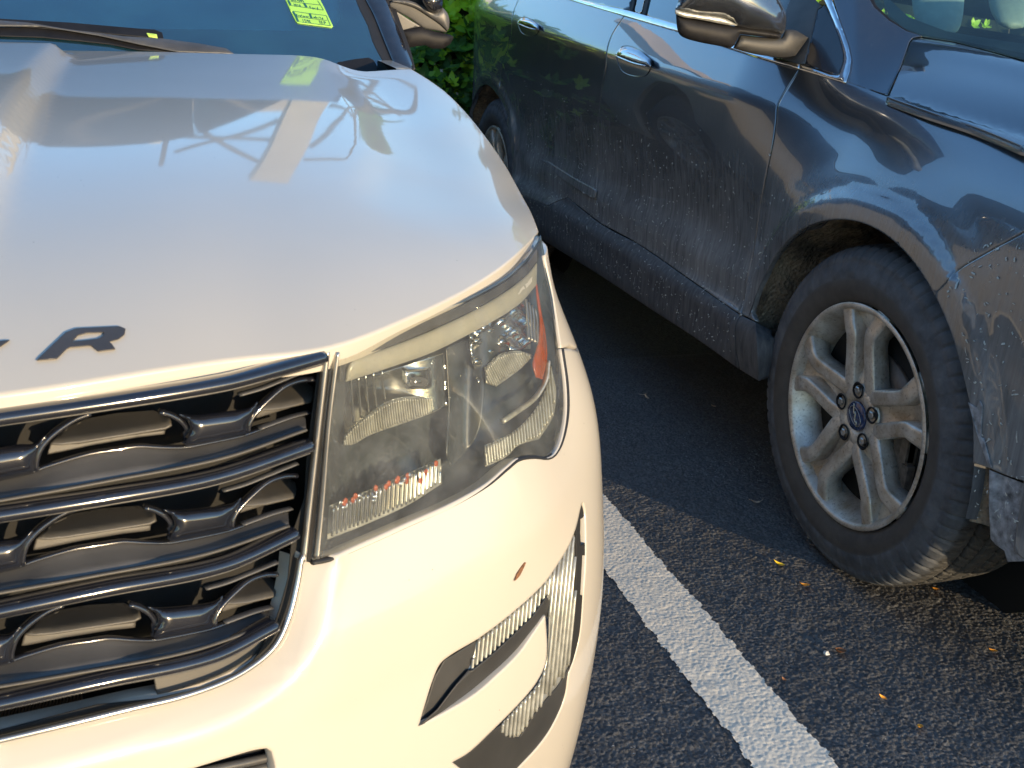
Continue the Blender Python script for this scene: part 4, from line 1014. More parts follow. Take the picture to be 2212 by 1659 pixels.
def wheel(loc, car, first=None, label=None):
    w_ = mk('wheel', *rev_vf([(-.003, .2445), (-.006, .240), (-.0045, .2345), (.002, .2305), (.010, .227), (.045, .2075), (.060, .205), (.21, .205)], 96), M_ALLOY, car)
    w_.location = Vector(loc) - car.location
    if label: w_['label'] = label
    def ch(name, vf, mat, smooth=True):
        o = recalc(mk(name, vf[0], vf[1], mat, None, smooth)); o.parent = w_; return o
    t = mk('tyre', *TY, M_TYRE, None); t.parent = w_
    ch('wheel_shade_disc', rev_vf([(.060, .0), (.060, .206), (.2, .206)], 40), M_VOID)  # black disc standing in for the shade behind the spokes
    ch('brake_disc', rev_vf([(.056, .04), (.052, .07), (.050, .140), (.059, .140)], 48), plain('rusty_steel', (.16, .13, .11), .5, metal=.6, var=.3))
    ch('brake_caliper', join([box_vf((.050, -.125, -.055), (.02, .05, .13)), box_vf((.044, -.14, -.02), (.02, .02, .05)), box_vf((.045, -.12, -.11), (.02, .05, .025)), box_vf((.045, -.15, -.08), (.018, .02, .06))]), plain('caliper_iron', (.13, .115, .10), .6, metal=.4, var=.4, sc=80), False)
    hub = ch('hub', rev_vf([(.060, .078), (.020, .070), (.0125, .064), (.0115, .050), (.0125, .036), (.0175, .034), (.0175, .0)], 64), M_ALLOY)
    for k in range(5):
        ph = math.radians(24 + 72 * k); c, s = math.cos(ph), math.sin(ph)
        def L(p, q, x): return (x, -(p * c - q * s), p * s + q * c)      # image right is -Y
        for sg in (1, -1):
            C = [(.030, .026, .020), (.055, .034, .012), (.085, .0345, .0065), (.12, .0325, .003), (.155, .031, -.001), (.178, .0325, -.003), (.190, .038, -.0035), (.236, .064, .004)]
            P = smooth_line([np.array(L(p, q * sg, x)) for p, q, x in C], False, step=.006, corner=60)
            n = len(P); hw = np.interp(np.arange(n) / (n - 1), [0, .25, .6, .8, 1], [1.15, 1.0, .95, 1.05, 1.25])
            sec = [(-.0180, -.040), (-.0172, -.020), (-.0170, -.0062), (-.0163, -.0030), (-.0125, -.0006), (-.0085, .0002), (.0085, .0002), (.0125, -.0006), (.0163, -.0030), (.0170, -.0062), (.0172, -.020), (.0180, -.040)]
            v, f = sweep_vf(P, sec, up=(-1, 0, 0), scale=hw); ch('spoke', (v, f), M_ALLOY)
        # recessed web between the two spokes of a pair
        web = []; st = np.linspace(.05, .236, 14)
        for p in st:
            hwid = float(np.interp(p, [.05, .155, .19, .236], [.03, .026, .034, .058])); dx = float(np.interp(p, [.05, .075, .10, .17, .236], [.015, .018, .030, .032, .010]))
            web += [L(p, -hwid, dx - .004), L(p, -hwid * .45, dx + .003), L(p, hwid * .45, dx + .003), L(p, hwid, dx - .004)]
        f = [(4 * i + j, 4 * i + j + 1, 4 * i + j + 5, 4 * i + j + 4) for i in range(13) for j in range(3)]
        ch('spoke_web', (web, f), M_ALLOY)
        cx = L(.0575, 0, 0)
        ch('lug_pocket', rev_vf([(.0095, .0185), (.0075, .0165), (.0085, .0145), (.016, .0138), (.0165, 0)], 20, c=cx), M_BLK)
        nut = rev_vf([(.016, .0095), (.0075, .0090), (.0060, .0070), (.0060, .0045), (.0075, .004), (.0075, 0)], 6, c=cx); ch('lug_nut', nut, M_SILV, False)
    cap = ch('centre_cap', rev_vf([(.020, .0325), (.0125, .0322), (.0105, .0305), (.0100, .015), (.0098, 0)], 40), plain('blue_cap', (.015, .035, .10), .25, coat=1, var=.5, sc=120))
    S = [(0.0085, -.010 + .022 * t * .9, -.020 + .040 * t + .006 * math.sin(t * 14)) for t in np.linspace(0, 1, 30)]
    v, f = sweep_vf(np.array(S), circ(.0016, 6)); o = recalc(mk('cap_script', v, f, M_SILV, None)); o.parent = cap
    a = [(.0092, .0245 * math.cos(t), .0145 * math.sin(t) * 1.0) for t in np.linspace(0, 2 * math.pi, 40)]
    v, f = sweep_vf(np.array([(x, y * .8 - z * .6, y * .6 + z * .8) for x, y, z in a]), circ(.0009, 6), up=(-1, 0, 0)); o = recalc(mk('cap_ring', v, f, M_SILV, None)); o.parent = cap
    return w_
def copy_tree(o, parent, mirror=False):
    c = o.copy(); COL.objects.link(c); c.parent = parent
    for ch in [k for k in bpy.data.objects if k.parent == o]: copy_tree(ch, c)
    return c
W1 = wheel((1.3385, HUB[0], .3615), DC, label='front wheel with dusty split spokes')
W2 = copy_tree(W1, DC); W2.location = Vector((1.3385, HUBR[0], .3615)) - DC.location; W2['label'] = 'rear wheel half hidden behind the white hood'
for y in (HUB[0], HUBR[0]):
    q = copy_tree(W1, DC); q.location = Vector((3.10, y, .3615)) - DC.location; q.rotation_euler[2] = math.pi
    if 'label' in q: del q['label']
# arch liners
def liner(h, name):
    V, F = [], []; na, nb = 90, 22
    for i in range(na):
        t = math.radians(-6 + 190 * i / (na - 1))
        for j in range(nb):
            s = j / (nb - 1); x = 1.312 + .30 * s
            r = .424 + .022 * sstep(s, 0, .12) + .004 * math.sin(i * .9 + j) + .010 * math.sin(i * .35 + 2 * s) - .05 * max(0, s - .75)
            V.append((x, h[0] + r * math.cos(t), max(h[1] + r * math.sin(t), .30)))
    F = [(i * nb + j, i * nb + j + 1, (i + 1) * nb + j + 1, (i + 1) * nb + j) for i in range(na - 1) for j in range(nb - 1)]
    o = recalc(mk(name, V, F, M_LINER, DC))
    a = mk('arch_lip', *join([([(1.300, h[0] + r * math.cos(t), h[1] + r * math.sin(t)) if k == 0 else (1.318, h[0] + r * math.cos(t), h[1] + r * math.sin(t)) for t in np.radians(np.linspace(-3, 183, 80)) for k, r in ((0, .4185), (1, .4265))],
                          [(2 * i, 2 * i + 1, 2 * i + 3, 2 * i + 2) for i in range(79)])]), M_CLAD, DC)
    return o
liner(HUB, 'wheel_arch_liner'); liner(HUBR, 'wheel_arch_liner')
for h in (HUB, HUBR):
    c = recalc(mk('wheel_well', *rev_vf([(1.61, .0), (1.61, .45)], 30, c=(0, h[0], h[1])), M_VOID, DC))
# cut grass stuck to the dusty side
V, F = [], []
def bit(P, n, L_, w_):
    t = np.cross(n, rng.normal(size=3)); t /= np.linalg.norm(t); s = np.cross(n, t); o = len(V); c = rng.uniform(-.35, .35)
    for k, (a, b) in enumerate(((-.5, -1), (-.5, 1), (0, 1.2), (0, -1.2), (.5, -.6), (.5, .6))):
        V.append(P + n * (.0012 + .0012 * (k in (2, 3))) + t * a * L_ + s * (b * w_ + c * L_ * (a * a)))
    F.extend([(o, o + 1, o + 2, o + 3), (o + 3, o + 2, o + 5, o + 4)])
y_ = rng.uniform(2.1, 4.1, 1000); z_ = .34 + .58 * rng.beta(1.1, 2.4, 1000)
A2 = np.stack([y_, z_], 1); A3 = np.stack([rng.uniform(1.25, 1.50, 240), rng.uniform(.35, .85, 240)], 1)
AB = np.vstack([A2, A3]); r0 = np.hypot(AB[:, 0] - HUB[0], AB[:, 1] - HUB[1]); r1 = np.hypot(AB[:, 0] - HUBR[0], AB[:, 1] - HUBR[1])
AB = AB[(r0 > .43) & (r1 > .43)]; PP = dark_fn(AB[:, 0], AB[:, 1]); NN = SIDE.nrm(AB)
for p, n in zip(PP, NN): bit(p, n, rng.uniform(.002, .009) * (1 + 1.8 * (rng.random() < .08)), rng.uniform(.0003, .0016))
tag(mk('grass_clipping', V, F, plain('dry_grass_clipping', (.40, .42, .40), .8, var=.3, sc=200), DC, smooth=False), kind='stuff')

# ------------------------------------------------------------------ white car: glass, pillar, wiper, sticker, mirror, rest of body
def ww_fn(a, b):
    x = np.asarray(a, float); t = np.asarray(b, float); s = (x + .5) / .92
    return np.stack([x, 2.14 + .09 * s * s + .80 * t, 1.030 - .01 * s * s + .50 * t], -1)
WW = Env(ww_fn, np.linspace(-.6, .6, 70), np.linspace(-.12, .8, 60))
rpatch('windscreen', WW, ZD(-420,-90,-420,135,0,135,493,140,700,150,780,158,858,156,846,120,820,80,790,30,770,-8,740,-90), M_WSCR, WC, depth=0, thick=.004, res=18, sm=False)
rpatch('windscreen_band', WW, ZD(-420,58,0,60,300,62,560,66,690,68,722,60,735,40,732,0,715,-90,760,-90,790,20,830,90,862,158,700,158,493,150,-420,145), plain('sky_blue_ceramic_band', (.012, .035, .10), .4), WC, depth=.006, thick=.003, res=14, sm=False)  # black ceramic band with the reflected sky's blue put into its colour
rpatch('dashboard', WW, ZD(-420,-90,-420,62,560,70,700,74,745,40,740,-90), plain('pale_dash_cover', (.16, .42, .50), .7, var=.12, sc=3), WC, depth=.03, thick=.02, res=30, sm=False)
rpatch('pillar', WW, ZT(1062,-60,1250,-60,1300,110,1352,240,1402,380,1450,500,1462,548,1400,560,1322,552,1290,470,1232,330,1150,125,1085,0), M_GLOSS, WC, depth=-.004, thick=.06, res=7, bulge=.014)
rpatch('pillar_seal', WW, ZT(985,-60,1062,-60,1085,0,1150,125,1232,330,1290,470,1322,552,1262,552,1180,412,1140,330,1100,200,1040,80), M_RUB, WC, depth=-.001, thick=.02, res=7, sm=False)
rpatch('door_frame', WW, ZT(1250,-60,1290,-60,1335,110,1390,260,1440,400,1478,548,1460,552,1448,500,1400,380,1350,240,1298,110), M_RUB, WC, depth=.012, thick=.05, res=7, sm=False)
rpatch('cowl_panel', WW, ZT(840,560,865,495,1000,470,1110,458,1150,480,1185,545,1180,580), M_BLK, WC, depth=-.002, thick=.01, res=7, sm=False)
rpatch('wiper_arm', WW, ZE(-400,185,0,190,300,192,420,210,700,255,1000,320,1290,378,1700,392,1640,352,1450,318,1180,282,900,265,500,215,200,165,0,150,-400,140), M_SATIN, WC, depth=-.018, thick=.012, res=7, sm=False, bulge=.004)
rpatch('wiper_blade', WW, ZE(-400,200,0,200,300,200,700,262,1000,326,1260,380,1000,362,800,322,600,300,300,272,0,262,-400,258), M_BLK, WC, depth=-.006, thick=.006, res=7, sm=False)
rpatch('wiper_blade', WW, ZE(-400,118,0,138,500,165,1050,213,1120,216,1176,238,1186,285,1150,284,1056,270,500,222,0,180), M_BLK, WC, depth=-.012, thick=.006, res=7, sm=False)
rpatch('sticker_reflection', WW, ZE(1064,240,1136,250,1142,276,1082,268), plain('lime_reflection', (.45, .62, .10), .5), WC, depth=-.016, thick=.002, res=5, sm=False)  # the sticker's reflection, built as a small lime patch
ST = rpatch('sticker', WW, ZS(215,-330,350,-40,520,330,640,580,700,690,760,742,900,765,1400,828,1850,886,1888,850,1850,760,1600,240,1480,10,1340,-230,1280,-420,700,-400), plain('lime_paper', (.30, .58, .10), .7, var=.05), WC, depth=-.003, thick=.001, res=6, sm=False)
INK = plain('green_ink', (.015, .10, .09), .6)
def strokes(L, wpx, name='handwriting', m=INK):
    parts = []
    for P in L:
        P = np.array(P, float); V, F = [], []
        for i in range(len(P) - 1):
            a, b = P[i], P[i + 1]; t = (b - a) / (np.linalg.norm(b - a) + 1e-9); nn = np.array([-t[1], t[0]]) * wpx / 2
            V += [a + nn, b + nn, b - nn, a - nn]; F.append((4 * i, 4 * i + 1, 4 * i + 2, 4 * i + 3))
        parts.append((WW.at(np.array(V), -.0045), F))
    return mk(name, *join(parts), m, ST, smooth=False)
strokes([ZS(*l) for l in ([490,170,1000,240,1590,325,1480,140,1400,20], [540,45,900,98,1480,160], [590,355,1110,432,1680,500,1815,830,1100,742,760,700], [740,542,1100,582,1700,660])], 1.0, 'form_line')
strokes([ZS(*l) for l in ([445,0,530,165], [960,95,1050,240], [600,370,690,500], [690,500,770,690], [1140,430,1210,595])], 4.2, 'form_block')
def glyph(ch, x, y, h, sk=(.35, 0.09)):
    G_ = {'0': [[(.1,0),(.5,0),(.6,.5),(.5,1),(.1,1),(0,.5),(.1,0)]], '1': [[(.3,0),(.3,1)]], '2': [[(0,.2),(.3,0),(.6,.2),(.1,1),(.7,1)]], '8': [[(.3,0),(.6,.25),(.1,.7),(.3,1),(.6,.75),(.1,.25),(.3,0)]], '5': [[(.6,0),(.1,0),(.1,.45),(.5,.5),(.5,1),(0,1)]],
          '9': [[(.5,.5),(.1,.4),(.2,0),(.5,.1),(.5,1)]], 'K': [[(.1,0),(.1,1)], [(.6,0),(.1,.5),(.6,1)]], 'F': [[(.6,0),(.1,0),(.1,1)], [(.1,.5),(.5,.5)]], 'o': [[(.1,.5),(.5,.5),(.5,1),(.1,1),(.1,.5)]], 'r': [[(.1,.45),(.1,1)], [(.1,.6),(.5,.45)]], 'd': [[(.5,0),(.5,1),(.1,1),(.1,.55),(.5,.55)]],
          'E': [[(.5,0),(0,0),(0,1),(.5,1)], [(0,.5),(.4,.5)]], 'x': [[(0,.5),(.5,1)], [(.5,.5),(0,1)]], 'p': [[(.1,1.3),(.1,.5),(.5,.5),(.5,.9),(.1,.9)]], 'l': [[(.2,0),(.2,1)]], 'e': [[(0,.75),(.5,.75),(.5,.5),(.1,.5),(.1,1),(.5,1)]], 'w': [[(0,.5),(.15,1),(.3,.6),(.45,1),(.6,.5)]], 'h': [[(.1,0),(.1,1)], [(.1,.55),(.5,.6),(.5,1)]], 'i': [[(.2,.5),(.2,1)]], 't': [[(.25,.1),(.25,1)], [(0,.45),(.5,.45)]], 'P': [[(.1,1),(.1,0),(.6,.1),(.6,.45),(.1,.5)]], '7': [[(0,0),(.6,0),(.2,1)]], 'T': [[(0,0),(.6,0)], [(.3,0),(.3,1)]]}
    return [[(x + (px_ + sk[0] * py_) * h, y + (py_ + px_ * .13) * h) for px_, py_ in l] for l in G_[ch]]
hw = []
for txt, x, y, h in (('2018', 610, 118, 75), ('Ford', 1130, 190, 88), ('0027085', 520, -58, 75), ('Explorer', 715, 452, 62), ('white', 1250, 500, 80), ('159K', 890, 612, 88), ('TEP', 1430, 665, 95)):
    for i, ch in enumerate(txt): hw += [[(592.5 + a / 14.934, b / 14.934) for a, b in l] for l in glyph(ch, x + i * h * .82, y + i * h * .82 * .13, h)]
strokes(hw, .95)
# door mirror of the white car
def mw_fn(a, b):
    a = np.asarray(a, float); b = np.asarray(b, float); return np.stack([a, 2.42 + .3 * (a - .5)**2, b], -1)
MWE = Env(mw_fn, np.linspace(.2, 1.0, 60), np.linspace(.8, 1.5, 60))
WM = rpatch('door_mirror', MWE, ZK(60,-120,560,-120,620,60,900,110,962,190,990,300,982,420,962,440,860,420,640,410,560,372,430,270,250,170,110,82,60,-40), M_BLK, WC, depth=.02, thick=.12, res=10, sm=False)
rpatch('mirror_cap', MWE, ZK(560,-120,600,20,650,100,720,162,800,186,860,142,892,60,885,-120), M_GLOSS, WM, depth=-.01, thick=.05, res=8, bulge=.03)
rpatch('mirror_rim', MWE, ZK(165,8,420,18,600,90,700,150,790,192,850,165,892,112,960,190,990,300,982,420,962,442,860,346,700,236,500,112,300,46,170,24), M_SATIN, WM, depth=.0, thick=.05, res=8, bulge=.006)
rpatch('mirror_side', MWE, ZK(150,22,300,46,500,112,700,236,860,346,962,442,945,472,800,442,640,412,560,362,430,272,250,172,108,82), M_TEX, WM, depth=.006, thick=.05, res=9, bulge=.001)
rpatch('mirror_mount', MWE, ZK(108,90,250,180,420,290,562,372,585,380,300,452,260,450,190,290), M_SATIN, WM, depth=.008, thick=.06, res=9, sm=False)
rpatch('mirror_arm', MWE, ZK(262,452,590,384,640,422,950,492,1040,522,1052,552,1000,642,900,702,750,702,640,652,380,692,330,562), M_BLK, WM, depth=.004, thick=.08, res=9, bulge=.012, sm=False)
# side, roof
def ws_fn(a, b):
    y = np.asarray(a, float); z = np.asarray(b, float)
    x = np.interp(z, [.2, .3, .45, .62, .78, .88, .94, 1.0, 1.06], [.47, .50, .515, .52, .505, .475, .448, .432, .425])
    return np.stack([x - .12 * np.maximum(0, y - 4.7)**2 + 0 * z, y, z], -1)
WS = Env(ws_fn, np.linspace(1.2, 5.5, 80), np.linspace(.2, 1.1, 40))
cf, cr = (1.62, .37), (4.48, .37)
ring = np.vstack([[(5.42, .95), (5.3, 1.03), (2.05, 1.03), (1.845, 1.0)], arc(cf, .43, 58, -10, 20), [(2.06, .26), (4.03, .26)], arc(cr, .43, 194, -14, 40), [(5.35, .32)]])
for name, a_, b_ in (('side_panel', 0, 0),):
    V, F = tri2d([resample(ring, .05)], .05, .004); P = ws_fn(V[:, 0], V[:, 1]); N = np.tile([1.0, 0, 0], (len(P), 1))
    g = np.cross(P[F[:, 1]] - P[F[:, 0]], P[F[:, 2]] - P[F[:, 0]])
    if g[:, 0].sum() < 0: F = F[:, ::-1]
    sp = finish_patch(name, P, F, N, None, .03, .002, M_WHITE, WC, True)
body = join([box_vf((-.5, 3.4, .62), (1.75, 2.0, .66)), box_vf((-.5, 3.2, .55), (1.1, 4.3, .5)), box_vf((-.5, 1.55, .70), (1.3, 1.0, .35))])
recalc(mk('underbody', *body, M_VOID, WC, smooth=False))
V = [(-.5 + .60 * p[0], p[1] + .45, 1.72 - .09 * p[0]**4 - .09 * ((p[1] - 3.8) / 1.3)**2) for p in ROOFG]
F = [(j * 15 + i, j * 15 + i + 1, (j + 1) * 15 + i + 1, (j + 1) * 15 + i) for j in range(11) for i in range(14)]
mk('roof', V, F, M_WHITE, WC)
for sx in (.43, -1.43):
    tx = .10 if sx > 0 else -1.10
    mk('side_window', [(sx, 2.45, 1.03), (sx, 5.3, 1.04), (tx, 5.2, 1.60), (tx, 3.35, 1.62)], [(0, 1, 2, 3)], M_GLOSS, WC, smooth=False)
mk('tailgate', [(-1.4, 5.45, .3), (.4, 5.45, .3), (.4, 5.42, 1.05), (-1.4, 5.42, 1.05), (.1, 5.2, 1.62), (-1.1, 5.2, 1.62)], [(0, 1, 2, 3), (3, 2, 4, 5)], M_WHITE, WC, smooth=False)
for y, x, fl in ((cf[0], .48, 1), (cr[0], .48, 1), (cf[0], -1.48, 0), (cr[0], -1.48, 0)):
    q = copy_tree(W1, WC); q.location = Vector((x, y, .3615)) - WC.location; q.rotation_euler[2] = math.pi * fl
    if 'label' in q: del q['label']
# the far half of the nose mirrors this one
def mirror_tree(o, parent, top=True):
    c = o.copy(); COL.objects.link(c); c.parent = parent
    if top: c.scale[0] = -1; c.location[0] = -1.0 - WC.location[0] if o.parent == WC and o.parent.type == 'EMPTY' else c.location[0]
    for ch in [k for k in bpy.data.objects if k.parent == o]: mirror_tree(ch, c, False)
    return c
for o in [k for k in WC.children if k.name.split('.')[0] in ('bumper', 'fender', 'headlight', 'seal', 'fog_lamp_surround', 'fog_lamp', 'bumper_insert', 'air_slot_lining', 'lower_grille', 'lower_grille_bar', 'lower_valance', 'side_panel', 'door_mirror', 'pillar')]:
    c = mirror_tree(o, WC)
    if 'label' in c: del c['label']

# ------------------------------------------------------------------ ground
def m_asphalt():
    q = NT('asphalt')
    st = q.vor(190); cr_ = q.ramp(q.noise(4, 5), [(.3, 0), (.75, 1)])
    c = q.mix(q.ramp(st[1], [(.2, 0), (.8, 1)]), (.062, .062, .063), (.150, .149, .147))
    c = q.mix(q.math('MULTIPLY', cr_, .5), c, (.062, .063, .066)); c = q.mix(q.ramp(q.noise(260, 2), [(.66, 0), (.74, .5)]), c, (.15, .14, .12))
    wm = q.math('MULTIPLY', q.ramp(q.noise(9, 5, .65), [(.62, 0), (.72, .55)]), q.ramp(q.noise(90, 3), [(.5, 0), (.6, 1)]))
    c = q.mix(wm, c, (.13, .14, .15))
    h = q.math('SUBTRACT', 1.0, st[0])
    q.set(base=c, rough=.62, spec=.35, nrm=q.bump(q.math('ADD', h, q.noise(700, 3)), .6, .0012)); return q.m
M_ASPH = m_asphalt()
def m_asph_far():
    q = NT('asphalt_far'); st = q.vor(150)
    c = q.mix(q.ramp(st[1], [(.2, 0), (.8, 1)]), (.045, .045, .046), (.10, .098, .094))
    q.set(base=c, rough=.65, spec=.35, nrm=q.bump(q.math('SUBTRACT', 1.0, st[0]), .9, .004)); return q.m
SX0, SX1, SY0, SY1 = .36, 2.15, .90, 3.2
def cell_h(X, Y, s, seed, fn):
    r = np.random.default_rng(seed); nx, ny = 900, 1200
    jx, jy, jh = r.random((nx, ny)), r.random((nx, ny)), r.random((nx, ny))
    gx = (X - SX0 + .1) / s; gy = (Y - SY0 + .1) / s; ix = np.floor(gx).astype(int); iy = np.floor(gy).astype(int)
    out = np.zeros_like(X)
    for a in (-1, 0, 1):
        for b in (-1, 0, 1):
            cx, cy = ix + a, iy + b; px_ = cx + .15 + .7 * jx[cx % nx, cy % ny]; py_ = cy + .15 + .7 * jy[cx % nx, cy % ny]; hh = jh[cx % nx, cy % ny]
            dx, dy = gx - px_, gy - py_; th = hh * 6.28; u = dx * np.cos(th) + dy * np.sin(th); v = -dx * np.sin(th) + dy * np.cos(th)
            d = np.sqrt((u * 1.25)**2 + (v * .85)**2) / (.42 + .25 * ((hh * 7.3) % 1))
            out = np.maximum(out, np.sqrt(np.clip(1 - d * d, 0, 1)) * (.35 + .65 * ((hh * 13.7) % 1)))
    return out
def low(X, Y, s, seed):
    r = np.random.default_rng(seed); g = r.random((260, 260)); a = (X * s) % 259; b = (Y * s) % 259
    i, j = a.astype(int), b.astype(int); f, h = a - i, b - j; f = f * f * (3 - 2 * f); h = h * h * (3 - 2 * h)
    return (g[i, j] * (1 - f) + g[i + 1, j] * f) * (1 - h) + (g[i, j + 1] * (1 - f) + g[i + 1, j + 1] * f) * h
def hgt(X, Y):
    return .0027 * cell_h(X, Y, .0072, 3, 0) + .0012 * cell_h(X, Y, .0045, 5, 0) + .0022 * (low(X, Y, 40, 9) - .5) + .003 * (low(X, Y, 7, 2) - .5) - .0040
def relief(name, x0, x1, y0, y1, st, fn, mat, keep=None):
    xs = np.arange(x0, x1 + st / 2, st); ys = np.arange(y0, y1 + st / 2, st); X, Y = np.meshgrid(xs, ys, indexing='ij'); Z = fn(X, Y)
    if keep is None:
        e = np.minimum(np.minimum(X - x0, x1 - X), np.minimum(Y - y0, y1 - Y)); Z = np.where(e < .03, Z * np.clip(e / .03, 0, 1) - .0065 * (1 - np.clip(e / .03, 0, 1)), Z)
    V = np.stack([X, Y, Z], -1).reshape(-1, 3); n, m = X.shape
    I = (np.arange(n - 1)[:, None] * m + np.arange(m - 1)[None]); F = np.stack([I, I + m, I + m + 1, I + 1], -1).reshape(-1, 4)
    if keep is not None:
        K = keep(X, Y).reshape(-1); F = F[K[F].all(1)]; us = np.unique(F); mp = np.zeros(len(V), int); mp[us] = np.arange(len(us)); V = V[us]; F = mp[F]
    return mk(name, V, F, mat)
gr = mk('ground', [(-160, -160, -.006), (160, -160, -.006), (160, 160, -.006), (-160, 160, -.006)], [(0, 1, 2, 3)], m_asph_far()); tag(gr, kind='structure')
tag(relief('asphalt', SX0, SX1, SY0, SY1, .0029, hgt, M_ASPH), kind='structure')
# painted bay line: traced edges on the ground
LE = [(1306, 1229), (1406, 1364), (1521, 1514), (1633, 1659), (1760, 1825)]; RE = [(1303, 1064), (1496, 1294), (1636, 1449), (1816, 1659), (1960, 1830)]
le = np.array([gp(u, v)[:2] for u, v in LE]); re_ = np.array([gp(u, v)[:2] for u, v in RE])
pl = np.polyfit(le[:, 1], le[:, 0], 1); pr = np.polyfit(re_[:, 1], re_[:, 0], 1)
def m_paint():
    q = NT('worn_white_line_paint')
    c = q.mix(q.ramp(q.noise(35, 5, .6), [(.35, 0), (.7, 1)]), (.84, .78, .66), (.74, .68, .57))
    c = q.mix(q.ramp(q.noise(140, 3), [(.66, 0), (.74, .7)]), c, (.16, .16, .15))
    q.set(base=c, rough=.7, nrm=q.bump(q.noise(500, 3), .4, .0008)); return q.m
def keep(X, Y):
    w1 = .0045 * (low(X, Y, 110, 21) - .5) * 2 + .004 * (low(X, Y, 33, 22) - .5) * 2
    hh = hgt(X, Y)
    return (X > np.polyval(pl, Y) + w1 - .003) & (X < np.polyval(pr, Y) - w1 + .003) & ((hh > -.0058) | (low(X, Y, 160, 30) > .06))
line = relief('bay_line', .45, 1.2, SY0 + .02, 3.17, .0027, lambda X, Y: hgt(X, Y) * .38 + .0009, m_paint(), keep)
tag(line, kind='structure')
ys = np.linspace(3.17, 5.2, 12); V = [(np.polyval(p_, y), y, -.0015) for y in ys for p_ in (pl, pr)]
tag(mk('bay_line', V, [(2 * i, 2 * i + 1, 2 * i + 3, 2 * i + 2) for i in range(11)], line.data.materials[0]), kind='structure')

# ------------------------------------------------------------------ litter on the asphalt
def ground_z(x, y): return float(hgt(np.array([x]), np.array([y]))[0]) if SX0 < x < SX1 and SY0 < y < SY1 else -.004
def leaf_vf(L, W, curl=.2, n=5, fold=.15):
    V, F = [], []
    for i in range(n + 1):
        t = i / n; w_ = W * math.sin(math.pi * min(1, t**.75 * .985 + .012))**.8; z = curl * L * (t - .5)**2 * 2
        V += [(-w_ / 2, (t - .5) * L, z + fold * w_), (0, (t - .5) * L, z), (w_ / 2, (t - .5) * L, z + fold * w_)]
    for i in range(n):
        for k in (0, 1): F.append((3 * i + k, 3 * i + k + 1, 3 * i + k + 4, 3 * i + k + 3))
    return V, F
LM = {k: plain(k + '_dry_leaf', c, .6, var=.25, sc=200) for k, c in dict(orange=(.80, .34, .04), yellow=(.90, .58, .04), pale=(.42, .33, .25), brown=(.20, .09, .04)).items()}
litter = [((1680, 1222), 'yellow', .024, .011, 60, 'yellow curled leaf lying between the white line and the front tyre', 'leaf'),
          ((1735, 1268), 'orange', .026, .009, 85, 'thin orange leaf on sunlit asphalt left of the tyre', 'leaf'),
          ((1916, 1255), 'yellow', .026, .016, 10, 'bright yellow leaf pressed against the bottom of the front tyre', 'leaf'),
          ((1905, 1249), 'yellow', .018, .010, 110, 'small yellow leaf scrap touching the tyre, left of the bright one', 'leaf'),
          ((2018, 1276), 'orange', .018, .008, 80, 'small orange leaf below the tyre tread', 'leaf'),
          ((2141, 1410), 'orange', .020, .008, 75, 'orange leaf alone on asphalt near the right picture edge', 'leaf'),
          ((1812, 1413), 'brown', .026, .016, 100, 'crumpled brown leaf beside a white pebble', 'leaf'),
          ((1905, 1510), 'orange', .014, .008, 40, 'tiny orange leaf scrap at the lower right', 'leaf'),
          ((1985, 1576), 'orange', .016, .008, 120, 'orange leaf scrap nearest the bottom edge', 'leaf'),
          ((1692, 1470), 'brown', .010, .006, 20, 'tiny brown scrap right of the white line', 'leaf'),
          ((1630, 1088), 'pale', .024, .008, 85, 'pale thin leaf in the shadow behind the line end', 'leaf'),
          ((1753, 1182), 'pale', .018, .006, 80, 'pale leaf sliver in shadow close to the tyre', 'leaf'),
          ((1396, 860), 'pale', .020, .008, 20, 'pale leaf in deep shade between the two cars', 'leaf'),
          ((1540, 880), 'pale', .016, .007, 70, 'small pale leaf in shade near the rocker', 'leaf')]
for (u, v), c, L_, W_, rz, lab, cat in litter:
    p = gp(u, v); o = mk('fallen_leaf', *leaf_vf(L_ * 1.15, W_ * 1.25, .5, 5, .3), LM[c]); o.location = (p[0], p[1], ground_z(p[0], p[1]) + .006); o.rotation_euler = (.35, .1, math.radians(rz)); tag(o, lab, cat, 'dry leaves fallen on the asphalt')
def pebble(u, v, r, m, lab, grp=None):
    bm = bmesh.new(); bmesh.ops.create_icosphere(bm, subdivisions=2, radius=r)
    for q in bm.verts: q.co *= 1 + .25 * rnd.uniform(-1, 1); q.co.z *= .7
    me = bpy.data.meshes.new('pebble'); bm.to_mesh(me); bm.free(); me.materials.append(m); o = bpy.data.objects.new('pebble', me); COL.objects.link(o)
    p = gp(u, v); o.location = (p[0], p[1], ground_z(p[0], p[1]) + r * .5); tag(o, lab, 'pebble', grp)
pebble(1785, 1411, .006, plain('white_pebble', (.6, .6, .57), .7), 'white pebble left of the crumpled brown leaf')
pebble(1747, 1160, .004, plain('grey_pebble', (.3, .3, .3), .8), 'small grey pebble in shadow at the left foot of the tyre')
V, F = [], []
for k in range(420):
    if k < 260: u, v = 1600 + rng.normal() * 60, 985 + rng.normal() * 30
    else: u, v = rng.uniform(1290, 2200), rng.uniform(700, 1650)
    p = gp(u, v); a = rng.uniform(0, 3.14); L_ = rng.uniform(.001, .004); w_ = L_ * .5; x, y = p[0], p[1]; z = ground_z(x, y) + .0015; o = len(V)
    c, s = math.cos(a) * L_, math.sin(a) * L_; V += [(x - c, y - s, z), (x + s * .4, y - c * .4, z + .001), (x + c, y + s, z), (x - s * .4, y + c * .4, z + .001)]; F.append((o, o + 1, o + 2, o + 3))
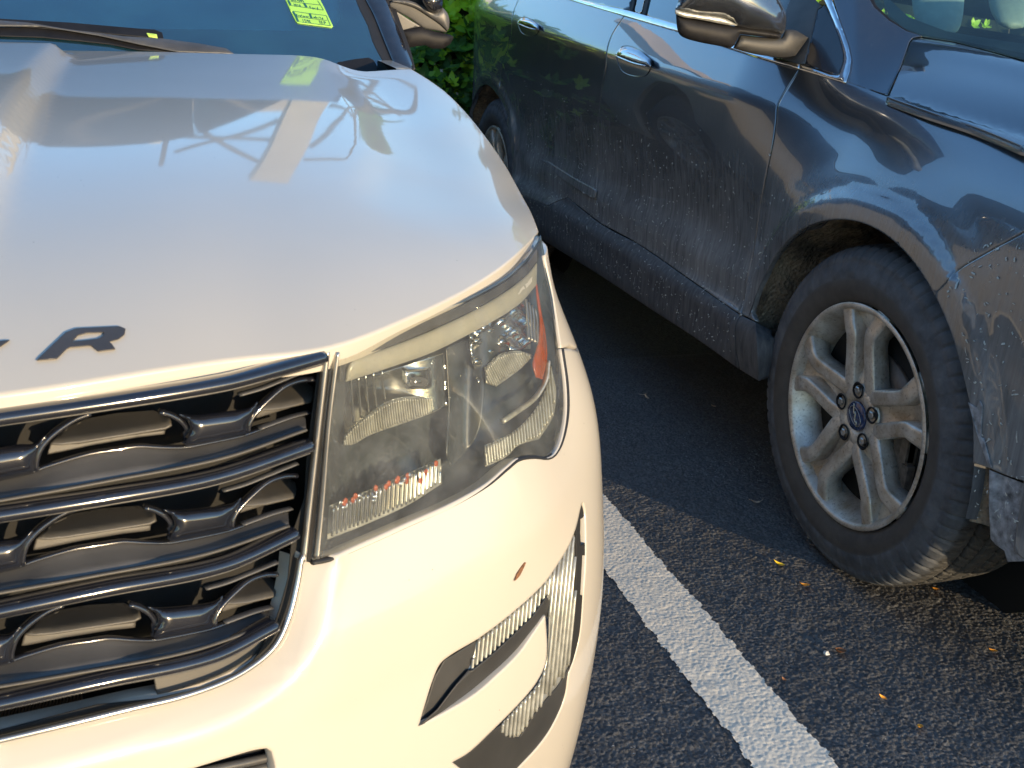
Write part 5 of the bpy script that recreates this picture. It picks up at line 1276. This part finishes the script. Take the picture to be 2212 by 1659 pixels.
tag(mk('grit', V, F, plain('pale_grit', (.26, .27, .28), .8), smooth=False), 'pale crumbs and grit scattered over the dark asphalt', 'grit', kind='stuff')
for (u, v), L_, rz, lab in (((1390, 853), .03, 1.2, 'bent dry twig in the shade between the cars'), ((1640, 1082), .05, 1.5, 'thin twig beside the pale leaf at the shadow edge')):
    p = gp(u, v); P = [(p[0] + L_ * t * math.cos(rz * t * .8), p[1] + L_ * t * math.sin(rz * t), ground_z(p[0], p[1]) + .003) for t in np.linspace(-.5, .5, 8)]
    tag(mk('twig', *sweep_vf(P, circ(.0007, 5)), LM['pale']), lab, 'twig')

# ------------------------------------------------------------------ hedge behind the cars
def m_leaf(n, a, b):
    q = NT(n); q.n.remove(q.b)
    oi = q.n.new('ShaderNodeObjectInfo'); geo = q.n.new('ShaderNodeNewGeometry')
    r_ = q.math('FRACT', q.math('ADD', oi.outputs['Random'], geo.outputs['Random Per Island']))
    c = q.mix(r_, a, b)
    b1 = q.n.new('ShaderNodeBsdfPrincipled'); q.l(c, b1.inputs['Base Color']); b1.inputs['Roughness'].default_value = .38; b1.inputs['Specular IOR Level'].default_value = .4
    t = q.n.new('ShaderNodeBsdfTranslucent'); q.l(c, t.inputs[0])
    m = q.n.new('ShaderNodeMixShader'); m.inputs[0].default_value = .35; q.l(b1.outputs[0], m.inputs[1]); q.l(t.outputs[0], m.inputs[2]); q.l(m.outputs[0], q.out.inputs[0]); return q.m
ML_Y = m_leaf('sunlit_young_leaf', (.40, .68, .04), (.58, .80, .06)); ML_O = m_leaf('mature_leaf', (.045, .13, .035), (.10, .24, .05)); ML_M = m_leaf('mid_leaf', (.16, .38, .04), (.26, .50, .05))  # young leaf colour raised to carry sunlight on the hedge top
HX0, HX1, HY = -3.5, 6.5, 5.75
HG = thing('hedge', (1.5, HY + .4, 0), 'leafy green hedge behind the cars, new leaves coloured sunlit-bright over dark old ones', 'hedge')
stem = []
for k in range(140):
    x = rng.uniform(HX0, HX1); y = HY + rng.uniform(.1, .9); P = [(x + .06 * math.sin(i * 1.3 + k), y + .05 * math.cos(i + k), .28 * i) for i in range(6)]
    stem.append(sweep_vf(P, circ(.008, 5), scale=[1, .9, .8, .7, .5, .3]))
tag(mk('stem', *join(stem), plain('hedge_stem', (.09, .065, .045), .8), HG), kind='stuff')
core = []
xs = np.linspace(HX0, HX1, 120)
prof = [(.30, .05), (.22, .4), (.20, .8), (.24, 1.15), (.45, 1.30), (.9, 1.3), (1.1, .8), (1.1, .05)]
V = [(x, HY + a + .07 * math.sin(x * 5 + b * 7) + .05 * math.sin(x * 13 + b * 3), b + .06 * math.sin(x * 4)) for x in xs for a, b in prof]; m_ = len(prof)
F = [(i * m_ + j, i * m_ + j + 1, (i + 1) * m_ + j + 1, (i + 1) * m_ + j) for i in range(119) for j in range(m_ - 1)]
mk('shade_core', V, F, plain('dark_hedge_shade', (.006, .012, .005), .9), HG)  # near-black sheet inside the hedge, inner shade put into its colour
def lmat(L_, tilt, yaw, roll, P):
    return Matrix.Translation(P) @ Matrix.Rotation(yaw, 4, 'Z') @ Matrix.Rotation(tilt, 4, 'X') @ Matrix.Rotation(roll, 4, 'Y') @ Matrix.Scale(L_, 4)
LV_, LF_ = leaf_vf(1.0, .55, .25, 6, .08)
LV_ = [(x, y + .5, z) for x, y, z in LV_]; LVn = np.array(LV_)
def hedge_front(x, z):
    return HY + float(np.interp(z, [0, .4, .8, 1.15, 1.35], [.24, .12, .08, .14, .40])) + .07 * math.sin(x * 5 + z * 7) + .04 * math.sin(x * 13 + z * 3)
whorls = []
for k in range(2300):
    dense = k < 1100
    x = rng.uniform(.9, 2.1) if dense else rng.uniform(HX0, HX1); z = rng.uniform(.05, 1.42); y = hedge_front(x, z) + rng.uniform(-.06, .12) + max(0, z - 1.25) * rng.uniform(0, 3)
    whorls.append((x, y, z))
spots = []
for x, y, z in whorls:
    p = proj(np.array([[x, y, z]]))[0]; vis = 860 < p[0] < 1060 and -20 < p[1] < 260
    yg = rng.random() < sstep(z, .82, 1.08) * .95 + .12  # bright leaves favoured high up, where the sunlight is painted in
    nl = rng.integers(4, 7); y0 = rng.uniform(0, 6.28); out = rng.uniform(.3, 1.0); S = rng.uniform(.048, .078) * (1.0 if yg else 1.15)
    for i in range(nl):
        yaw = y0 + i * 6.28 / nl + rng.uniform(-.3, .3); tilt = rng.uniform(.1, .9)
        # lean the rosette towards the free side (-Y)
        Mx = Matrix.Translation((x, y, z)) @ Matrix.Rotation(out * 1.1, 4, 'X') @ Matrix.Rotation(yaw, 4, 'Z') @ Matrix.Rotation(tilt, 4, 'X') @ Matrix.Rotation(rng.uniform(-.4, .4), 4, 'Y') @ Matrix.Scale(S * rng.uniform(.75, 1.15), 4)
        spots.append((vis, 0 if yg else (1 if rng.random() < .75 else 2), Mx, y))
lmesh = []
for m in (ML_Y, ML_O, ML_M):
    me = bpy.data.meshes.new('leaf'); me.from_pydata([tuple(v) for v in LV_], [], LF_); me.polygons.foreach_set('use_smooth', [True] * len(me.polygons)); me.materials.append(m); lmesh.append(me)
vis = sorted([s for s in spots if s[0]], key=lambda s: s[3]); single = set(id(s) for s in vis[:280])
for s in vis[:280]:
    o = bpy.data.objects.new('leaf', lmesh[s[1]]); COL.objects.link(o); o.parent = HG; o.matrix_world = s[2]; o.location = s[2].translation - HG.location
bulk = {0: [], 1: [], 2: []}
for s in spots:
    if id(s) not in single:
        A = np.array(s[2]); bulk[s[1]].append(LVn @ A[:3, :3].T + A[:3, 3])
LFn = np.array(LF_)
for k, m in ((0, ML_Y), (1, ML_O), (2, ML_M)):
    P = np.vstack(bulk[k]); F = np.vstack([LFn + i * len(LVn) for i in range(len(bulk[k]))]); tag(mk('leaves', P, F, m, HG), kind='stuff')
# pale flowers deep in the hedge
for k, (x, z) in enumerate(((1.33, .78), (1.47, .62), (1.52, .60), (1.38, .74), (1.62, .60), (1.68, .80))):
    mk('flower', [(x + .014 * math.cos(t) * (1 if i % 2 else .4), hedge_front(x, z) - .02, z + .014 * math.sin(t) * (1 if i % 2 else .4)) for i, t in enumerate(np.linspace(0, 2 * math.pi, 9)[:8])], [tuple(range(8))], plain('pale_petal', (.6, .6, .55), .6), HG, smooth=False)

# ------------------------------------------------------------------ what the paint mirrors: trees, a low building, a steel sign mast
def tree(x, y, H, R, lab, seed):  # trees added out of view to block the horizon glow
    r = np.random.default_rng(seed); t = thing('tree', (x, y, 0), lab, 'tree', 'added trees out of view')
    P = [(x + .1 * math.sin(i), y + .1 * math.cos(i * 1.7), H * .62 * i / 5) for i in range(6)]
    tr = [sweep_vf(P, circ(.16 * H / 7, 9), scale=[1.3, 1, .85, .7, .55, .4])]
    for k in range(7):
        a = r.uniform(0, 6.28); z0 = H * r.uniform(.3, .55); l = R * r.uniform(.5, .8); tr.append(sweep_vf([(x, y, z0), (x + l * .5 * math.cos(a), y + l * .5 * math.sin(a), z0 + l * .45), (x + l * math.cos(a), y + l * math.sin(a), z0 + l * .9)], circ(.05, 6), scale=[1, .7, .3]))
    mk('trunk', *join(tr), plain('bark', (.12, .09, .06), .9), t)
    n = 2600; c = r.normal(size=(26, 3)); c /= np.linalg.norm(c, axis=1)[:, None]; c *= R * r.uniform(.45, .85, (26, 1)); c[:, 2] = c[:, 2] * .8
    k = r.integers(0, 26, n); d = r.normal(size=(n, 3)); d /= np.linalg.norm(d, axis=1)[:, None]; P = c[k] + d * R * .32 * r.uniform(.5, 1, (n, 1)) + np.array([x, y, H * .68])
    A = r.normal(size=(n, 3)) * .13; B = r.normal(size=(n, 3)) * .13
    V = np.stack([P - A - B, P + A - B, P + A + B, P - A + B], 1).reshape(-1, 3); F = np.arange(n * 4).reshape(-1, 4)
    tag(mk('crown', V, F, ML_O if seed % 3 else ML_M, t, smooth=False), kind='stuff')
for i, (x, y, H, R, lab) in enumerate(((-4, 24, 5.5, 2.4, 'added tree mirrored in the white hood, left of the mast'), (6, 19, 5.5, 2.4, 'added tree behind the hedge mirrored near the hood edge'), (10, 14, 6.5, 2.8, 'added tree behind the dark car mirrored in its roof'),
                                       (-20, 8, 5.5, 2.6, 'added tree left of the white car mirrored in the dark doors'), (-17, -2, 5, 2.4, 'added tree further left mirrored in the dark doors'), (-15, -14, 6, 2.8, 'added tree behind the camera on the left'))):
    tree(x, y, H, R, lab, 40 + i)
BD = thing('building', (-26, 3, 0), 'low tan building with a red band mirrored in the dark doors', 'building')
recalc(mk('wall', *box_vf((-26, 0, 1.5), (6, 34, 3.0)), plain('tan_render', (.42, .33, .22), .8, sc=2), BD, smooth=False))
recalc(mk('fascia', *box_vf((-26, 0, 3.2), (6.6, 35, .45)), plain('cream_fascia', (.55, .48, .36), .6, sc=2), BD, smooth=False))
recalc(mk('red_band', *box_vf((-22.66, 0, 3.2), (.06, 34, .2)), plain('red_band', (.45, .03, .02), .5), BD, smooth=False))
for k in range(9): recalc(mk('window', *box_vf((-22.98, -14 + k * 3.6, 1.5), (.06, 2.2, 1.7)), M_GLOSS, BD, smooth=False))
MT = thing('sign_mast', (1.5, 11, 0), 'tan box column with dark lattice arms mirrored in the white hood', 'mast')
tanm = plain('tan_steel', (.26, .245, .225), .6, sc=3); drk = plain('dark_steel', (.06, .055, .055), .6)
recalc(mk('column', *box_vf((1.5, 11, 2.6), (.46, .45, 5.2)), tanm, MT, smooth=False))
recalc(mk('cross_beam', *box_vf((.75, 11, 3.1), (1.1, .3, .35)), tanm, MT, smooth=False))
sg = [((.25, 11, 0), (.25, 11, 4.9)), ((.0, 11, 0), (.1, 11, 4.9)), ((.25, 11, 3.4), (1.25, 11, 4.6)), ((.25, 11, 4.4), (1.25, 11, 3.5)), ((.25, 11, 2.2), (1.25, 11, 2.9)), ((.25, 11, 3.9), (1.25, 11, 3.9)),
      ((1.8, 11, 4.0), (2.7, 11, 2.2)), ((1.8, 11, 3.2), (2.5, 11, 3.3)), ((1.8, 11, 2.4), (2.6, 11, 3.4)), ((2.6, 11, 1.5), (2.5, 11, 4.2)), ((1.8, 11, 4.4), (2.5, 11, 4.2))]
mk('lattice', *join([sweep_vf([a, b], circ(.045, 6)) for a, b in sg]), drk, MT)
recalc(mk('sign_box', *box_vf((-.12, 11, 3.2), (.28, .2, 1.8)), plain('pale_sign_face', (.7, .7, .64), .5), MT, smooth=False))

CN = thing('canopy', (-9, 14, 0), 'tan flat canopy on posts with a red sign, mirrored in the dark fender', 'canopy')
recalc(mk('fascia', *box_vf((-9, 14, 4.3), (13, .5, .22)), plain('tan_fascia', (.50, .38, .24), .6, sc=2), CN, smooth=False))
for x in (-14.5, -9.5, -4.5): recalc(mk('post', *box_vf((x, 14, 2.0), (.3, .3, 4.0)), tanm, CN, smooth=False))
recalc(mk('red_sign', *box_vf((-7.2, 12.3, 3.0), (1.1, .12, 1.6)), plain('red_sign_face', (.5, .03, .02), .5), CN, smooth=False))
